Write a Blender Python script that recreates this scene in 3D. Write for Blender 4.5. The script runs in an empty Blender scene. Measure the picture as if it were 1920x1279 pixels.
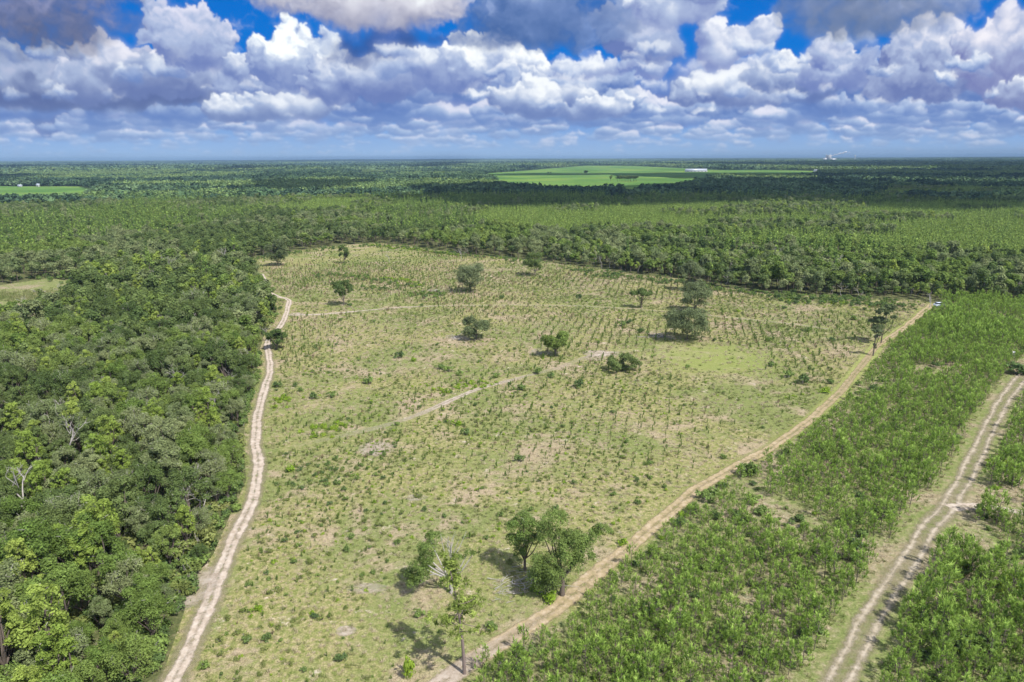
import bpy, math, random, time
import numpy as np
from mathutils import Vector

T0 = time.time()
# ------------------------------------------------------------------ camera
scene = bpy.context.scene
H = 60.0                                            # height of the drone above the ground, metres
PITCH = math.radians(15.0)
cam_data = bpy.data.cameras.new('camera')
cam_data.lens = 24.0; cam_data.sensor_width = 36.0
cam_data.clip_start = 0.5; cam_data.clip_end = 200000.0
cam = bpy.data.objects.new('camera', cam_data)
cam.location = (0, 0, H)
cam.rotation_euler = (math.pi/2-PITCH, math.radians(0.0), 0)
scene.collection.objects.link(cam)
from mathutils import Matrix
cam.rotation_euler = (Matrix.Rotation(math.pi/2-PITCH, 3, 'X') @ Matrix.Rotation(math.radians(-0.24), 3, 'Z')).to_euler()
scene.camera = cam
scene.view_settings.view_transform = 'Standard'
scene.view_settings.look = 'None'
scene.view_settings.exposure = 0.7
scene.view_settings.gamma = 1.0
scene.view_settings.use_curve_mapping = False
scene.cycles.use_denoising = True
scene.cycles.max_bounces = 6
scene.cycles.diffuse_bounces = 2
scene.cycles.glossy_bounces = 1
scene.cycles.transmission_bounces = 3
scene.cycles.transparent_max_bounces = 24
scene.cycles.volume_bounces = 0
scene.cycles.use_adaptive_sampling = True
scene.cycles.adaptive_threshold = 0.02

# ------------------------------------------------------------------ light: sun behind the camera on the right
SUN_EL, SUN_AZ = math.radians(53), math.radians(135)
sun_dir = Vector((math.sin(SUN_AZ)*math.cos(SUN_EL), math.cos(SUN_AZ)*math.cos(SUN_EL), math.sin(SUN_EL)))
sl = bpy.data.lights.new('sun', 'SUN'); sl.energy = 4.6; sl.angle = math.radians(0.53); sl.color = (1.0, .955, .88)
sun = bpy.data.objects.new('sun', sl); sun.location = (0, 0, 200)
sun.rotation_euler = sun_dir.to_track_quat('Z', 'Y').to_euler()
scene.collection.objects.link(sun)

def make_sky(S=1300, UMAX=0.95, V0=-0.03, V1=0.30):
    rng = np.random.default_rng(11)
    W = int(2*UMAX*S); H = int((V1-V0)*S)
    cp, sp = math.cos(math.radians(15)), math.sin(math.radians(15))
    def P(x, y):                       # photograph pixel -> panel pixel (row 0 at the top)
        xc, yc = (x-960)/1280.0, (639.5-y)/1280.0
        f = cp+yc*sp; z = -sp+yc*cp
        return (xc/f+UMAX)*S, (V1-z/f)*S
    K = S/1280.0
    def vnoise(h, w, cx, cy=None):
        cy = cy or cx
        gh, gw = int(h/cy)+3, int(w/cx)+3
        g = rng.random((gh, gw)).astype(np.float32)
        y = np.arange(h)/cy; x = np.arange(w)/cx
        yi = y.astype(int); xi = x.astype(int)
        fy = (y-yi)[:, None]; fx = (x-xi)[None]
        fy = fy*fy*(3-2*fy); fx = fx*fx*(3-2*fx)
        a = g[yi][:, xi]; b = g[yi][:, xi+1]; c = g[yi+1][:, xi]; d = g[yi+1][:, xi+1]
        return (a*(1-fx)+b*fx)*(1-fy)+(c*(1-fx)+d*fx)*fy
    def fbm(h, w, c, o=5, st=1.0, gain=.55):
        s = np.zeros((h, w), np.float32); a = 1.0; t = 0
        for k in range(o):
            if c < 1.5: break
            s += a*vnoise(h, w, c*st, c); t += a; a *= gain; c *= .5
        return s/t
    def box(a, r):
        r = max(1, int(r))
        for ax in (0, 1):
            for _ in range(2):
                p = np.pad(a, [(r+1, r) if i == ax else (0, 0) for i in (0, 1)], mode='edge')
                c = np.cumsum(p, axis=ax, dtype=np.float64)
                n = 2*r+1
                a = ((c[n:]-c[:-n]) if ax == 0 else (c[:, n:]-c[:, :-n])).astype(np.float32)/n
        return a
    def ss(a, lo, hi):
        t = np.clip((a-lo)/(hi-lo), 0, 1); return t*t*(3-2*t)
    L = np.array([.42, .66, .62]); L /= np.linalg.norm(L)
    def lin(c): c = np.array(c)/255.0; return np.where(c < .04045, c/12.92, ((c+.055)/1.055)**2.4).astype(np.float32)
    yy, xx = np.mgrid[0:H, 0:W].astype(np.float32)
    vv = V1-yy/S                                        # tangent of elevation
    # clear sky: deep blue above, pale blue-grey air low down
    t = ss(vv, .0, .11)[..., None]
    img = lin((150, 178, 222))*(1-t)+lin((16, 114, 206))*t
    t2 = ss(vv, .12, .28)[..., None]; img = img*(1-t2)+lin((4, 100, 194))*t2
    warpx = (fbm(H, W, 26, 4)-.5); warpy = (fbm(H, W, 26, 4)-.5)
    fine = fbm(H, W, 9, 3)-.5
    med = fbm(H, W, 60, 5)-.5
    mot = 1-2*np.abs(fbm(H, W, 34, 5, 1.5, .62)-.5)*2.2       # billowy ridges
    mot = mot-mot.mean()
    mot2 = fbm(H, W, 22, 4, 1.3, .65)-.5
    def paint(lobes, base, lit=1.0, dark=(96, 112, 160), hi=(250, 246, 250), soft=.35, rough=1.0, flat=.25, alpha=1.0, kids=(9, 6), under=.9, mid=None, edge=.8):
        """lobes: (x, y, rx, ry) in photograph pixels; base: the pixel row of the flat underside"""
        sph = []
        for (x, y, rx, ry) in lobes:
            X, Y = P(x, y); rx *= K; ry *= K
            sph.append((X, Y, rx, ry, 0))
            r0 = min(rx, ry)
            nk = int(kids[0]*max(1, rx/ry))
            for k in range(nk):
                a = rng.uniform(-.25, math.pi+.25); q = rng.uniform(.55, .98)
                X1, Y1 = X+math.cos(a)*rx*q, Y-math.sin(a)*ry*q
                r1 = r0*rng.uniform(.22, .45)
                sph.append((X1, Y1, r1*1.1, r1, r0*.35))
                for j in range(kids[1]):
                    a2 = rng.uniform(-.5, math.pi+.5)
                    r2 = r1*rng.uniform(.25, .5)
                    sph.append((X1+math.cos(a2)*r1*.8, Y1-math.sin(a2)*r1*.8, r2*1.1, r2, r0*.35+r1*.4))
        B = P(960, base)[1]
        pad = 14
        x0 = int(max(0, min(s[0]-s[2] for s in sph)-pad)); x1 = int(min(W, max(s[0]+s[2] for s in sph)+pad))
        y0 = int(max(0, min(s[1]-s[3] for s in sph)-pad)); y1 = int(min(H, max(s[1]+s[3] for s in sph)+pad))
        if x1-x0 < 4 or y1-y0 < 4: return
        h, w = y1-y0, x1-x0
        Z = np.zeros((h, w), np.float32)
        big = max(min(s[2], s[3]) for s in sph)
        wa = min(9.0, big*.22)*rough
        sx = xx[y0:y1, x0:x1]+warpx[y0:y1, x0:x1]*wa*2+fine[y0:y1, x0:x1]*wa*.9
        sy = yy[y0:y1, x0:x1]+warpy[y0:y1, x0:x1]*wa*2+fine[y0:y1, x0:x1]*wa*.9
        for (X, Y, rx, ry, z0) in sph:
            a0 = int(max(0, X-rx-wa-2-x0)); a1 = int(min(w, X+rx+wa+3-x0)); b0 = int(max(0, Y-ry-wa-2-y0)); b1 = int(min(h, Y+ry+wa+3-y0))
            if a1 <= a0 or b1 <= b0: continue
            d = 1-((sx[b0:b1, a0:a1]-X)/rx)**2-((sy[b0:b1, a0:a1]-Y)/ry)**2
            z = np.where(d > 0, np.sqrt(np.maximum(d, 0))*min(rx, ry)+z0, 0)
            Z[b0:b1, a0:a1] = np.maximum(Z[b0:b1, a0:a1], z)
        Zs = box(Z, 1.2); Zm = box(Z, max(2, big*.10)); Zb = box(Z, max(4, big*.35))
        def nrm(q, k=1.0):
            gy, gx = np.gradient(q); n = np.sqrt((gx*k)**2+(gy*k)**2+1)
            return (-gx*k*L[0]+gy*k*L[1]+L[2])/n
        lam = .35*nrm(Zs, .8)+.4*nrm(Zm)+.45*nrm(Zb)
        cur = np.clip((Zs-Zm)/(big*.12+1), -1, 1)
        # height above the flat base: the underside sits in the cloud's own shade
        top = min(s[1]-s[3] for s in sph if s[4] == 0)
        rel = np.clip((B-(y0+np.arange(h)))/max(6, B-top), 0, 1.2)[:, None]
        M = mot[y0:y1, x0:x1]; M2 = mot2[y0:y1, x0:x1]; q = min(1, big/40)
        br = lit*(.02+.66*np.clip(lam, 0, 1)+.30*cur)+q*(.22*M+.42*M2)+.45*med[y0:y1, x0:x1]
        br = br*(1-under*(1-ss(rel+.9*med[y0:y1, x0:x1]+.3*M2, -.05, .8)))
        br = np.clip(br, 0, 1)[..., None]
        dk, hh = lin(dark), lin(hi)
        md = lin(mid) if mid is not None else lin(tuple(np.array(dark)*.34+np.array((202, 210, 232))*.66))
        c = np.where(br < .42, dk+(md-dk)*(br/.42), md+(hh-md)*np.clip((br-.42)/.42, 0, 1)**1.25)
        sw = 1.0+big*soft*.12
        al = ss(Zs/sw+edge*(M2*5+1.2*M+1.5*warpx[y0:y1, x0:x1]), .1, 3.2+3.4*edge)
        al = al*(1-ss(yy[y0:y1, x0:x1]-B+warpy[y0:y1, x0:x1]*big*.35, -big*flat*.5, big*flat+2))*alpha
        al = np.clip(al*(1-.35*np.clip(M2*2+warpy[y0:y1, x0:x1]*2, 0, 1)*(1-ss(Zs/sw, 1, 9))), 0, 1)
        # air in front of far, low clouds
        e = vv[y0:y1, x0:x1]
        air = np.clip(1.0*np.exp(-np.maximum(e, 0)/.033), 0, .93)[..., None]
        c = c*(1-air)+lin((158, 178, 216))*air
        img[y0:y1, x0:x1] = img[y0:y1, x0:x1]*(1-al[..., None])+c*al[..., None]
    def veil(x, y, rx, ry, col, a, rough=1.6):
        X, Y = P(x, y); rx *= K; ry *= K
        d = ((xx-X)/rx)**2+((yy-Y)/ry)**2
        al = ss(1.15-d+rough*2*med, 0, 1.0)*a
        cc = lin(col)*(1+.55*mot2+.5*med)[..., None]
        img[:] = img*(1-al[..., None])+cc*al[..., None]
    veil(150, 185, 420, 55, (104, 118, 172), .85)
    veil(700, 170, 330, 50, (112, 128, 184), .8)
    veil(1150, 175, 400, 55, (110, 130, 190), .75)
    veil(1650, 180, 400, 60, (106, 122, 178), .85)
    # ---- far, low rows: many small flat-based clouds
    for row, (ya, sz, n, dk) in enumerate([(280, 4.5, 110, (118, 144, 196)), (272, 5, 100, (114, 140, 194)), (264, 6, 90, (112, 138, 194)), (256, 8, 100, (106, 132, 190)), (246, 11, 100, (100, 128, 188)), (234, 14, 90, (94, 122, 186)), (220, 19, 80, (88, 118, 184)), (204, 24, 60, (84, 114, 182))]):
        for k in range(n):
            x = rng.uniform(-260, 2180); y = ya+rng.uniform(-7, 7)
            r = sz*rng.uniform(.6, 1.5)
            lob = [(x+rng.uniform(-1, 1)*r*1.8, y-r*rng.uniform(.1, .7), r*rng.uniform(.8, 1.9), r*rng.uniform(.35, .75)) for _ in range(4)]
            paint(lob, y+r*.3, lit=rng.uniform(.75, 1.35), dark=dk, kids=(5, 3), under=.85, rough=.8, alpha=rng.uniform(.75, 1), hi=(240, 232, 244), mid=(166, 182, 218), edge=.35)
    # ---- middle rows
    for (ya, sz, n) in [(192, 26, 40), (172, 32, 30)]:
        for k in range(n):
            x = rng.uniform(-300, 2200); y = ya+rng.uniform(-14, 14); r = sz*rng.uniform(.6, 1.35)
            lob = [(x+rng.uniform(-1, 1)*r*1.5, y-r*rng.uniform(.0, .9), r*rng.uniform(.6, 1.4), r*rng.uniform(.4, .8)) for _ in range(4)]
            paint(lob, y+r*.4, lit=rng.uniform(.8, 1.35), dark=(84, 112, 178), kids=(6, 5), under=.85, hi=(244, 238, 246), mid=(166, 180, 216), edge=.5)
    D = dict
    # ---- the large clouds, far ones first
    paint([(60, 150, 130, 50), (200, 150, 130, 50), (330, 150, 90, 42)], 198, lit=.75, dark=(84, 98, 152), hi=(214, 206, 226))
    paint([(190, 120, 55, 42), (250, 135, 60, 40), (330, 140, 60, 40), (160, 150, 60, 40), (370, 150, 30, 30)], 188, lit=1.1, dark=(100, 114, 168), hi=(240, 232, 242))
    paint([(345, 75, 62, 50), (410, 62, 30, 30), (395, 95, 38, 34), (300, 60, 30, 40), (290, 25, 26, 22)], 130, lit=.86, dark=(112, 126, 182), hi=(226, 220, 238), under=.6)
    paint([(445, 128, 26, 26), (440, 160, 36, 20), (480, 160, 40, 22)], 186, lit=.95, dark=(104, 120, 178))
    paint([(430, 205, 50, 22), (500, 200, 60, 24), (575, 196, 50, 24)], 226, lit=.95, dark=(98, 114, 170))
    paint([(520, 110, 48, 44), (495, 92, 24, 22), (540, 62, 17, 27), (570, 85, 34, 30), (612, 82, 26, 20), (560, 130, 60, 36), (600, 120, 50, 36)], 176, lit=1.28, dark=(112, 128, 184), hi=(255, 253, 255), soft=.2, under=.75)
    paint([(655, 140, 70, 36), (720, 150, 70, 36), (620, 165, 60, 28)], 196, lit=.9, dark=(100, 116, 176))
    veil(720, 80, 135, 36, (64, 92, 158), .92)
    paint([(880, 118, 56, 46), (935, 112, 56, 42), (800, 122, 34, 30), (985, 128, 40, 28), (845, 140, 60, 30)], 170, lit=1.26, dark=(108, 124, 182), hi=(255, 251, 253), soft=.25, under=.7)
    paint([(1010, 190, 60, 30), (960, 185, 45, 24), (1070, 180, 40, 26), (1000, 165, 30, 20)], 226, lit=1.1, dark=(98, 116, 174))
    paint([(1060, 130, 46, 15), (1110, 126, 50, 16), (1150, 128, 30, 14), (1215, 120, 34, 28), (1195, 112, 16, 18)], 148, lit=1.25, dark=(120, 134, 190), under=.7)
    paint([(1130, 200, 56, 20), (1080, 212, 40, 16)], 226, lit=1.1, dark=(100, 118, 176))
    paint([(1190, 60, 60, 50), (1240, 90, 42, 30)], 110, lit=.82, dark=(104, 120, 178), hi=(226, 222, 238), under=.45)
    paint([(1350, 100, 38, 26), (1385, 82, 40, 26), (1430, 60, 34, 22), (1455, 42, 16, 14), (1330, 70, 24, 26)], 128, lit=1.15, dark=(118, 130, 186), hi=(250, 244, 250), under=.6)
    paint([(1330, 165, 44, 26), (1370, 150, 26, 18), (1290, 175, 30, 20), (1400, 185, 60, 22)], 198, lit=1.2, dark=(96, 112, 170))
    paint([(1470, 140, 40, 30), (1490, 122, 24, 18), (1520, 160, 60, 30), (1440, 150, 40, 26)], 188, lit=1.0, dark=(88, 106, 166))
    paint([(1590, 128, 46, 26), (1560, 100, 40, 34), (1625, 118, 18, 22), (1570, 150, 70, 26)], 170, lit=1.12, dark=(110, 124, 182), hi=(246, 240, 248))
    paint([(1700, 130, 46, 52), (1690, 82, 24, 22), (1745, 100, 50, 50), (1760, 150, 60, 40), (1790, 120, 26, 36), (1690, 165, 60, 30)], 200, lit=1.05, dark=(104, 116, 172), hi=(246, 238, 246), under=.65)
    paint([(1850, 90, 50, 40), (1900, 60, 44, 36), (1930, 110, 60, 70), (1860, 140, 50, 40), (1980, 60, 60, 60)], 195, lit=1.08, dark=(118, 122, 176), hi=(246, 236, 244), under=.6)
    paint([(1890, 185, 40, 22), (1940, 180, 50, 30)], 206, lit=1.2, dark=(110, 116, 170))
    for k in range(70):
        x = rng.uniform(-100, 2020); y = rng.uniform(95, 215); r = (46-y*.14)*rng.uniform(.35, .8)
        lob = [(x+rng.uniform(-1, 1)*r*1.5, y-r*rng.uniform(.0, .9), r*rng.uniform(.5, 1.3), r*rng.uniform(.35, .7)) for _ in range(4)]
        if 360 < x < 520 and y < 150 or 1240 < x < 1330 and y < 130 or 1600 < x < 1740 and y < 125: continue
        paint(lob, y+r*.4, lit=rng.uniform(.9, 1.4), dark=(92, 120, 184), kids=(6, 5), under=.8, hi=(250, 246, 250), mid=(180, 192, 224), edge=1.0, alpha=rng.uniform(.5, .95))
    # ---- overhead, near: broad grey undersides
    paint([(1000, 30, 110, 60), (1090, 45, 90, 46), (920, 55, 60, 40), (1150, 20, 70, 40), (1040, -60, 160, 60)], 104, lit=.5, dark=(72, 102, 160), hi=(198, 206, 228), under=.6, mid=(128, 148, 196), flat=.5, soft=1.0, kids=(8, 5))
    paint([(1300, 12, 50, 30), (1250, 30, 44, 30), (1220, 5, 40, 34), (1300, -60, 90, 60)], 52, lit=1.1, dark=(128, 140, 190), under=.5)
    paint([(1620, 20, 150, 50), (1530, 30, 70, 44), (1730, 5, 110, 44), (1800, -20, 70, 34), (1640, -70, 260, 70)], 80, lit=.8, dark=(102, 116, 150), hi=(224, 224, 238), mid=(164, 172, 204), under=.8, flat=.4, soft=1.0, kids=(8, 5))
    paint([(560, -8, 90, 34), (660, 8, 90, 44), (760, 10, 80, 44), (830, -5, 50, 36), (700, -70, 220, 60)], 62, lit=1.12, dark=(150, 148, 174), hi=(252, 249, 252), mid=(208, 202, 216), under=.62, flat=.35, soft=.7)
    paint([(90, 30, 150, 66), (200, 20, 60, 44), (0, 60, 110, 50), (60, -70, 300, 70), (-160, 40, 160, 80)], 100, lit=.5, dark=(92, 98, 132), hi=(204, 198, 214), mid=(142, 142, 176), under=.6, flat=.6, soft=1.2, kids=(8, 5))
    # ---- beyond the picture: the same kind of cloud
    for k in range(10):
        for sgn in (-1, 1):
            x = 960+sgn*rng.uniform(1060, 1400); y = rng.uniform(-120, 190); r = 60*rng.uniform(.5, 1)*(1-y/400)
            paint([(x+rng.uniform(-1, 1)*r*1.4, y-rng.uniform(0, .8)*r, r*rng.uniform(.6, 1.2), r*rng.uniform(.4, .8)) for _ in range(5)], y+r*.4, lit=rng.uniform(.6, 1.1))
    for k in range(16):
        x = rng.uniform(-200, 2100); y = rng.uniform(-190, -110); r = rng.uniform(50, 90)
        paint([(x+rng.uniform(-1, 1)*r*1.4, y-rng.uniform(0, .8)*r, r*rng.uniform(.8, 1.4), r*rng.uniform(.4, .8)) for _ in range(5)], y+r*.4, lit=rng.uniform(.5, 1.1))
    # turbulence: everything is stirred a little at the scale of a few pixels
    wx = (fbm(H, W, 26, 5, 1, .65)-.5)*30*np.clip(vv*9, .15, 1); wy = (fbm(H, W, 26, 5, 1, .65)-.5)*24*np.clip(vv*9, .15, 1)
    img = img[np.clip(yy+wy, 0, H-1).astype(int), np.clip(xx+wx, 0, W-1).astype(int)]
    sm = np.stack([box(img[..., k], 1) for k in range(3)], -1); big_ = np.stack([box(img[..., k], 5) for k in range(3)], -1)
    mix = ss(fbm(H, W, 80, 3), .5, .7)[..., None]*.45
    img = (img*.5+sm*.5)*(1-mix)+big_*mix
    # air along the horizon
    a = (.8*np.exp(-np.maximum(vv, 0)/.012))[..., None]
    img = img*(1-a)+lin((168, 190, 224))*a
    img = img*np.array([.95, 1.015, 1.0], np.float32)
    return np.clip(img, 0, 4), (UMAX, V0, V1)

def build_world():
    w = bpy.data.worlds.new('World'); scene.world = w; w.use_nodes = True
    w.cycles.sampling_method = 'MANUAL'; w.cycles.sample_map_resolution = 512
    nt = w.node_tree; N = nt.nodes; Lk = nt.links; N.clear()
    out = N.new('ShaderNodeOutputWorld')
    sky = N.new('ShaderNodeTexSky'); sky.sky_type = 'NISHITA'; sky.sun_disc = False
    sky.sun_elevation = SUN_EL; sky.sun_rotation = SUN_AZ; sky.altitude = 60
    bg_sky = N.new('ShaderNodeBackground'); bg_sky.inputs[1].default_value = 0.15
    Lk.new(sky.outputs[0], bg_sky.inputs[0])
    tc = N.new('ShaderNodeTexCoord'); sep = N.new('ShaderNodeSeparateXYZ'); Lk.new(tc.outputs['Generated'], sep.inputs[0])
    def M(op, a, b=None, c=None, clamp=False):
        n = N.new('ShaderNodeMath'); n.operation = op; n.use_clamp = clamp
        for i, v in enumerate((a, b, c)):
            if v is None: continue
            if isinstance(v, (int, float)): n.inputs[i].default_value = v
            else: Lk.new(v, n.inputs[i])
        return n.outputs[0]
    X, Y, Z = sep.outputs
    # cloud deck for the parts of the sky outside the picture: noise on a level plane
    zz = M('MAXIMUM', Z, 0.035)
    cmb = N.new('ShaderNodeCombineXYZ'); Lk.new(M('DIVIDE', X, zz), cmb.inputs[0]); Lk.new(M('DIVIDE', Y, zz), cmb.inputs[1])
    nz = N.new('ShaderNodeTexNoise'); nz.inputs['Scale'].default_value = .8; nz.inputs['Detail'].default_value = 7; nz.inputs['Roughness'].default_value = .58
    Lk.new(cmb.outputs[0], nz.inputs['Vector'])
    cov = N.new('ShaderNodeMapRange'); cov.interpolation_type = 'SMOOTHSTEP'
    cov.inputs['From Min'].default_value = .44; cov.inputs['From Max'].default_value = .56
    Lk.new(nz.outputs[0], cov.inputs[0])
    nz2 = N.new('ShaderNodeTexNoise'); nz2.inputs['Scale'].default_value = 2.4; nz2.inputs['Detail'].default_value = 5
    Lk.new(cmb.outputs[0], nz2.inputs['Vector'])
    cr = N.new('ShaderNodeValToRGB'); cr.color_ramp.elements[0].position = .35; cr.color_ramp.elements[0].color = (.22, .27, .42, 1)
    cr.color_ramp.elements[1].position = .68; cr.color_ramp.elements[1].color = (.85, .83, .88, 1)
    Lk.new(nz2.outputs[0], cr.inputs[0])
    bg_cl = N.new('ShaderNodeBackground'); Lk.new(cr.outputs[0], bg_cl.inputs[0]); bg_cl.inputs[1].default_value = 1.25
    mixA = N.new('ShaderNodeMixShader'); Lk.new(cov.outputs[0], mixA.inputs[0]); Lk.new(bg_sky.outputs[0], mixA.inputs[1]); Lk.new(bg_cl.outputs[0], mixA.inputs[2])
    # the front part of the sky, computed above
    arr, (UM, V0, V1) = make_sky()
    h, w_, _ = arr.shape
    img = bpy.data.images.new('cloud_field', w_, h, alpha=False, float_buffer=True)
    img.colorspace_settings.name = 'Linear Rec.709'
    px = np.ones((h, w_, 4), np.float32); px[..., :3] = arr[::-1]
    img.pixels.foreach_set(px.ravel()); img.update(); img.pack()
    ys = M('MAXIMUM', Y, 0.01)
    u = M('DIVIDE', X, ys); v = M('DIVIDE', Z, ys)
    cu = M('DIVIDE', M('ADD', u, UM), 2*UM); cv = M('DIVIDE', M('SUBTRACT', v, V0), V1-V0)
    cc = N.new('ShaderNodeCombineXYZ'); Lk.new(cu, cc.inputs[0]); Lk.new(cv, cc.inputs[1])
    it = N.new('ShaderNodeTexImage'); it.image = img; it.extension = 'EXTEND'; it.interpolation = 'Cubic'
    Lk.new(cc.outputs[0], it.inputs[0])
    bg_im = N.new('ShaderNodeBackground'); Lk.new(it.outputs[0], bg_im.inputs[0]); bg_im.inputs[1].default_value = .68
    e1 = M('MULTIPLY', M('SUBTRACT', UM, M('ABSOLUTE', u)), 12, clamp=True)
    e2 = M('MULTIPLY', M('SUBTRACT', V1, v), 22, clamp=True)
    e3 = M('GREATER_THAN', Y, 0.02)
    mask = M('MULTIPLY', M('MULTIPLY', e1, e2), e3)
    mixB = N.new('ShaderNodeMixShader'); Lk.new(mask, mixB.inputs[0]); Lk.new(mixA.outputs[0], mixB.inputs[1]); Lk.new(bg_im.outputs[0], mixB.inputs[2])
    Lk.new(mixB.outputs[0], out.inputs[0])

build_world()

# ------------------------------------------------------------------ helpers
R = random.Random(5)
NR = np.random.default_rng(7)
CP, SP = math.cos(PITCH), math.sin(PITCH)
ROLL = math.radians(0.24)

def G(px, py, z=0.0):
    """ground point seen at a place of the 1920 x 1279 photograph (z: height of the plane)"""
    a, b = (px-960)/1280.0, (639.5-py)/1280.0
    a, b = a*math.cos(ROLL)+b*math.sin(ROLL), -a*math.sin(ROLL)+b*math.cos(ROLL)
    f = CP+b*SP; d = -SP+b*CP
    d = min(d, -0.0006)
    t = (H-z)/-d
    return (a*t, f*t)

def ground_z(x, y):
    d = np.hypot(x, y)
    k = np.clip((d-1500)/3500, 0, 1)
    k2 = np.clip((d-9000)/8000, 0, 1)
    return k*(5*np.sin(x/1300+.5)*np.sin(y/900+1)+3*np.sin(x/520+y/700)-2)+k2*(30+7*np.sin(x/2600+2)+5*np.sin(y/2900))

def inpoly(x, y, poly):
    x = np.asarray(x, float); y = np.asarray(y, float); r = np.zeros(x.shape, bool)
    n = len(poly)
    for i in range(n):
        x1, y1 = poly[i]; x2, y2 = poly[(i+1) % n]
        if y1 == y2: continue
        c = ((y1 > y) != (y2 > y)) & (x < (x2-x1)*(y-y1)/(y2-y1)+x1)
        r ^= c
    return r

def dist_line(x, y, line):
    best = np.full(np.shape(x), 1e9)
    for (x1, y1), (x2, y2) in zip(line[:-1], line[1:]):
        dx, dy = x2-x1, y2-y1; L = dx*dx+dy*dy
        t = np.clip(((x-x1)*dx+(y-y1)*dy)/L, 0, 1)
        best = np.minimum(best, np.hypot(x-x1-t*dx, y-y1-t*dy))
    return best

_ng = NR.random((257, 257))
def noise2(x, y, s, off=0):
    x = np.asarray(x, float)/s+off*17.3+500; y = np.asarray(y, float)/s+off*9.1+500
    xi = np.floor(x).astype(int); yi = np.floor(y).astype(int); fx = x-xi; fy = y-yi
    fx = fx*fx*(3-2*fx); fy = fy*fy*(3-2*fy)
    g = lambda i, j: _ng[(xi+i) % 256, (yi+j) % 256]
    return (g(0, 0)*(1-fx)+g(1, 0)*fx)*(1-fy)+(g(0, 1)*(1-fx)+g(1, 1)*fx)*fy

def tag(o, label=None, cat=None, group=None, kind=None):
    if label: o['label'] = label
    if cat: o['category'] = cat
    if group: o['group'] = group
    if kind: o['kind'] = kind
    return o

class MB:
    """collects faces (as numpy blocks) and links them as one mesh"""
    def __init__(s): s.v = []; s.f = []; s.t = []; s.m = []; s.n = 0
    def quads(s, V, tint=.5, mat=0):                 # V: (n, 4, 3)
        V = np.asarray(V, np.float32); n = len(V)
        if n == 0: return
        s.v.append(V.reshape(-1, 3)); s.f += [(s.n+np.arange(n*4).reshape(n, 4))]
        s.t.append(np.repeat(np.broadcast_to(np.asarray(tint, np.float32), (n,)), 4)); s.m.append(np.full(n, mat)); s.n += n*4
    def mesh(s, V, F, tint=.5, mat=0):               # F all quads (or triangles given as quads with the last index repeated)
        V = np.asarray(V, np.float32)
        s.v.append(V); s.f.append(np.asarray(F)+s.n); s.t.append(np.full(len(V), tint, np.float32)); s.m.append(np.full(len(F), mat)); s.n += len(V)
    def tube(s, P, rad, n=5, tint=.5, mat=0, cap=True):
        P = np.asarray(P, float); k = len(P); rad = np.broadcast_to(np.asarray(rad, float), (k,))
        V = []; prev = None
        for i in range(k):
            d = P[min(i+1, k-1)]-P[max(i-1, 0)]; d = d/(np.linalg.norm(d)+1e-9)
            u = np.cross(d, (0, 0, 1) if abs(d[2]) < .9 else (1, 0, 0)) if prev is None else prev-d*np.dot(prev, d)
            u = u/(np.linalg.norm(u)+1e-9); prev = u; w = np.cross(d, u)
            a = np.arange(n)/n*2*math.pi
            V.append(P[i]+rad[i]*(np.cos(a)[:, None]*u+np.sin(a)[:, None]*w))
        V = np.concatenate(V); F = []
        for i in range(k-1):
            for j in range(n):
                F.append((i*n+j, i*n+(j+1) % n, (i+1)*n+(j+1) % n, (i+1)*n+j))
        s.mesh(V, F, tint, mat)
    def box(s, c, d, mat=0, tint=.5, rz=0):
        c = np.array(c, float); d = np.array(d, float)/2
        V = np.array([(x, y, z) for z in (-1, 1) for y in (-1, 1) for x in (-1, 1)])*d
        V = V@np.array([[math.cos(rz), math.sin(rz), 0], [-math.sin(rz), math.cos(rz), 0], [0, 0, 1]])+c
        s.mesh(V, [(0, 2, 3, 1), (4, 5, 7, 6), (0, 1, 5, 4), (2, 6, 7, 3), (0, 4, 6, 2), (1, 3, 7, 5)], tint, mat)
    def data(s, name, mats):
        me = bpy.data.meshes.new(name)
        V = np.concatenate(s.v); F = np.concatenate(s.f)
        me.vertices.add(len(V)); me.vertices.foreach_set('co', V.astype(np.float32).ravel())
        me.loops.add(F.size); me.loops.foreach_set('vertex_index', F.astype(np.int32).ravel())
        me.polygons.add(len(F)); me.polygons.foreach_set('loop_start', np.arange(len(F), dtype=np.int32)*4)
        me.polygons.foreach_set('loop_total', np.full(len(F), 4, np.int32))
        for m in (mats if isinstance(mats, (list, tuple)) else [mats]): me.materials.append(m)
        me.polygons.foreach_set('material_index', np.concatenate(s.m).astype(np.int32))
        me.update(calc_edges=True)
        at = me.attributes.new('tint', 'FLOAT', 'POINT'); at.data.foreach_set('value', np.concatenate(s.t).astype(np.float32))
        return me
    def build(s, name, mats, parent=None, link=True):
        o = bpy.data.objects.new(name, s.data(name, mats))
        if link: scene.collection.objects.link(o)
        if parent: o.parent = parent
        return o

def empty(name, loc, rz=0, sc=1.0):
    o = bpy.data.objects.new(name, None); scene.collection.objects.link(o)
    o.empty_display_size = .5
    o.location = loc; o.rotation_euler = (0, 0, rz); o.scale = (sc, sc, sc) if isinstance(sc, (int, float)) else sc
    return o

# ------------------------------------------------------------------ materials
def lin(r, g, b):
    f = lambda c: (c/255/12.92) if c/255 < .04045 else ((c/255+.055)/1.055)**2.4
    return (f(r), f(g), f(b), 1)

def new_mat(name):
    m = bpy.data.materials.new(name); m.use_nodes = True; m.node_tree.nodes.clear()
    N, Lk = m.node_tree.nodes, m.node_tree.links
    return m, N, Lk

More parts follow.
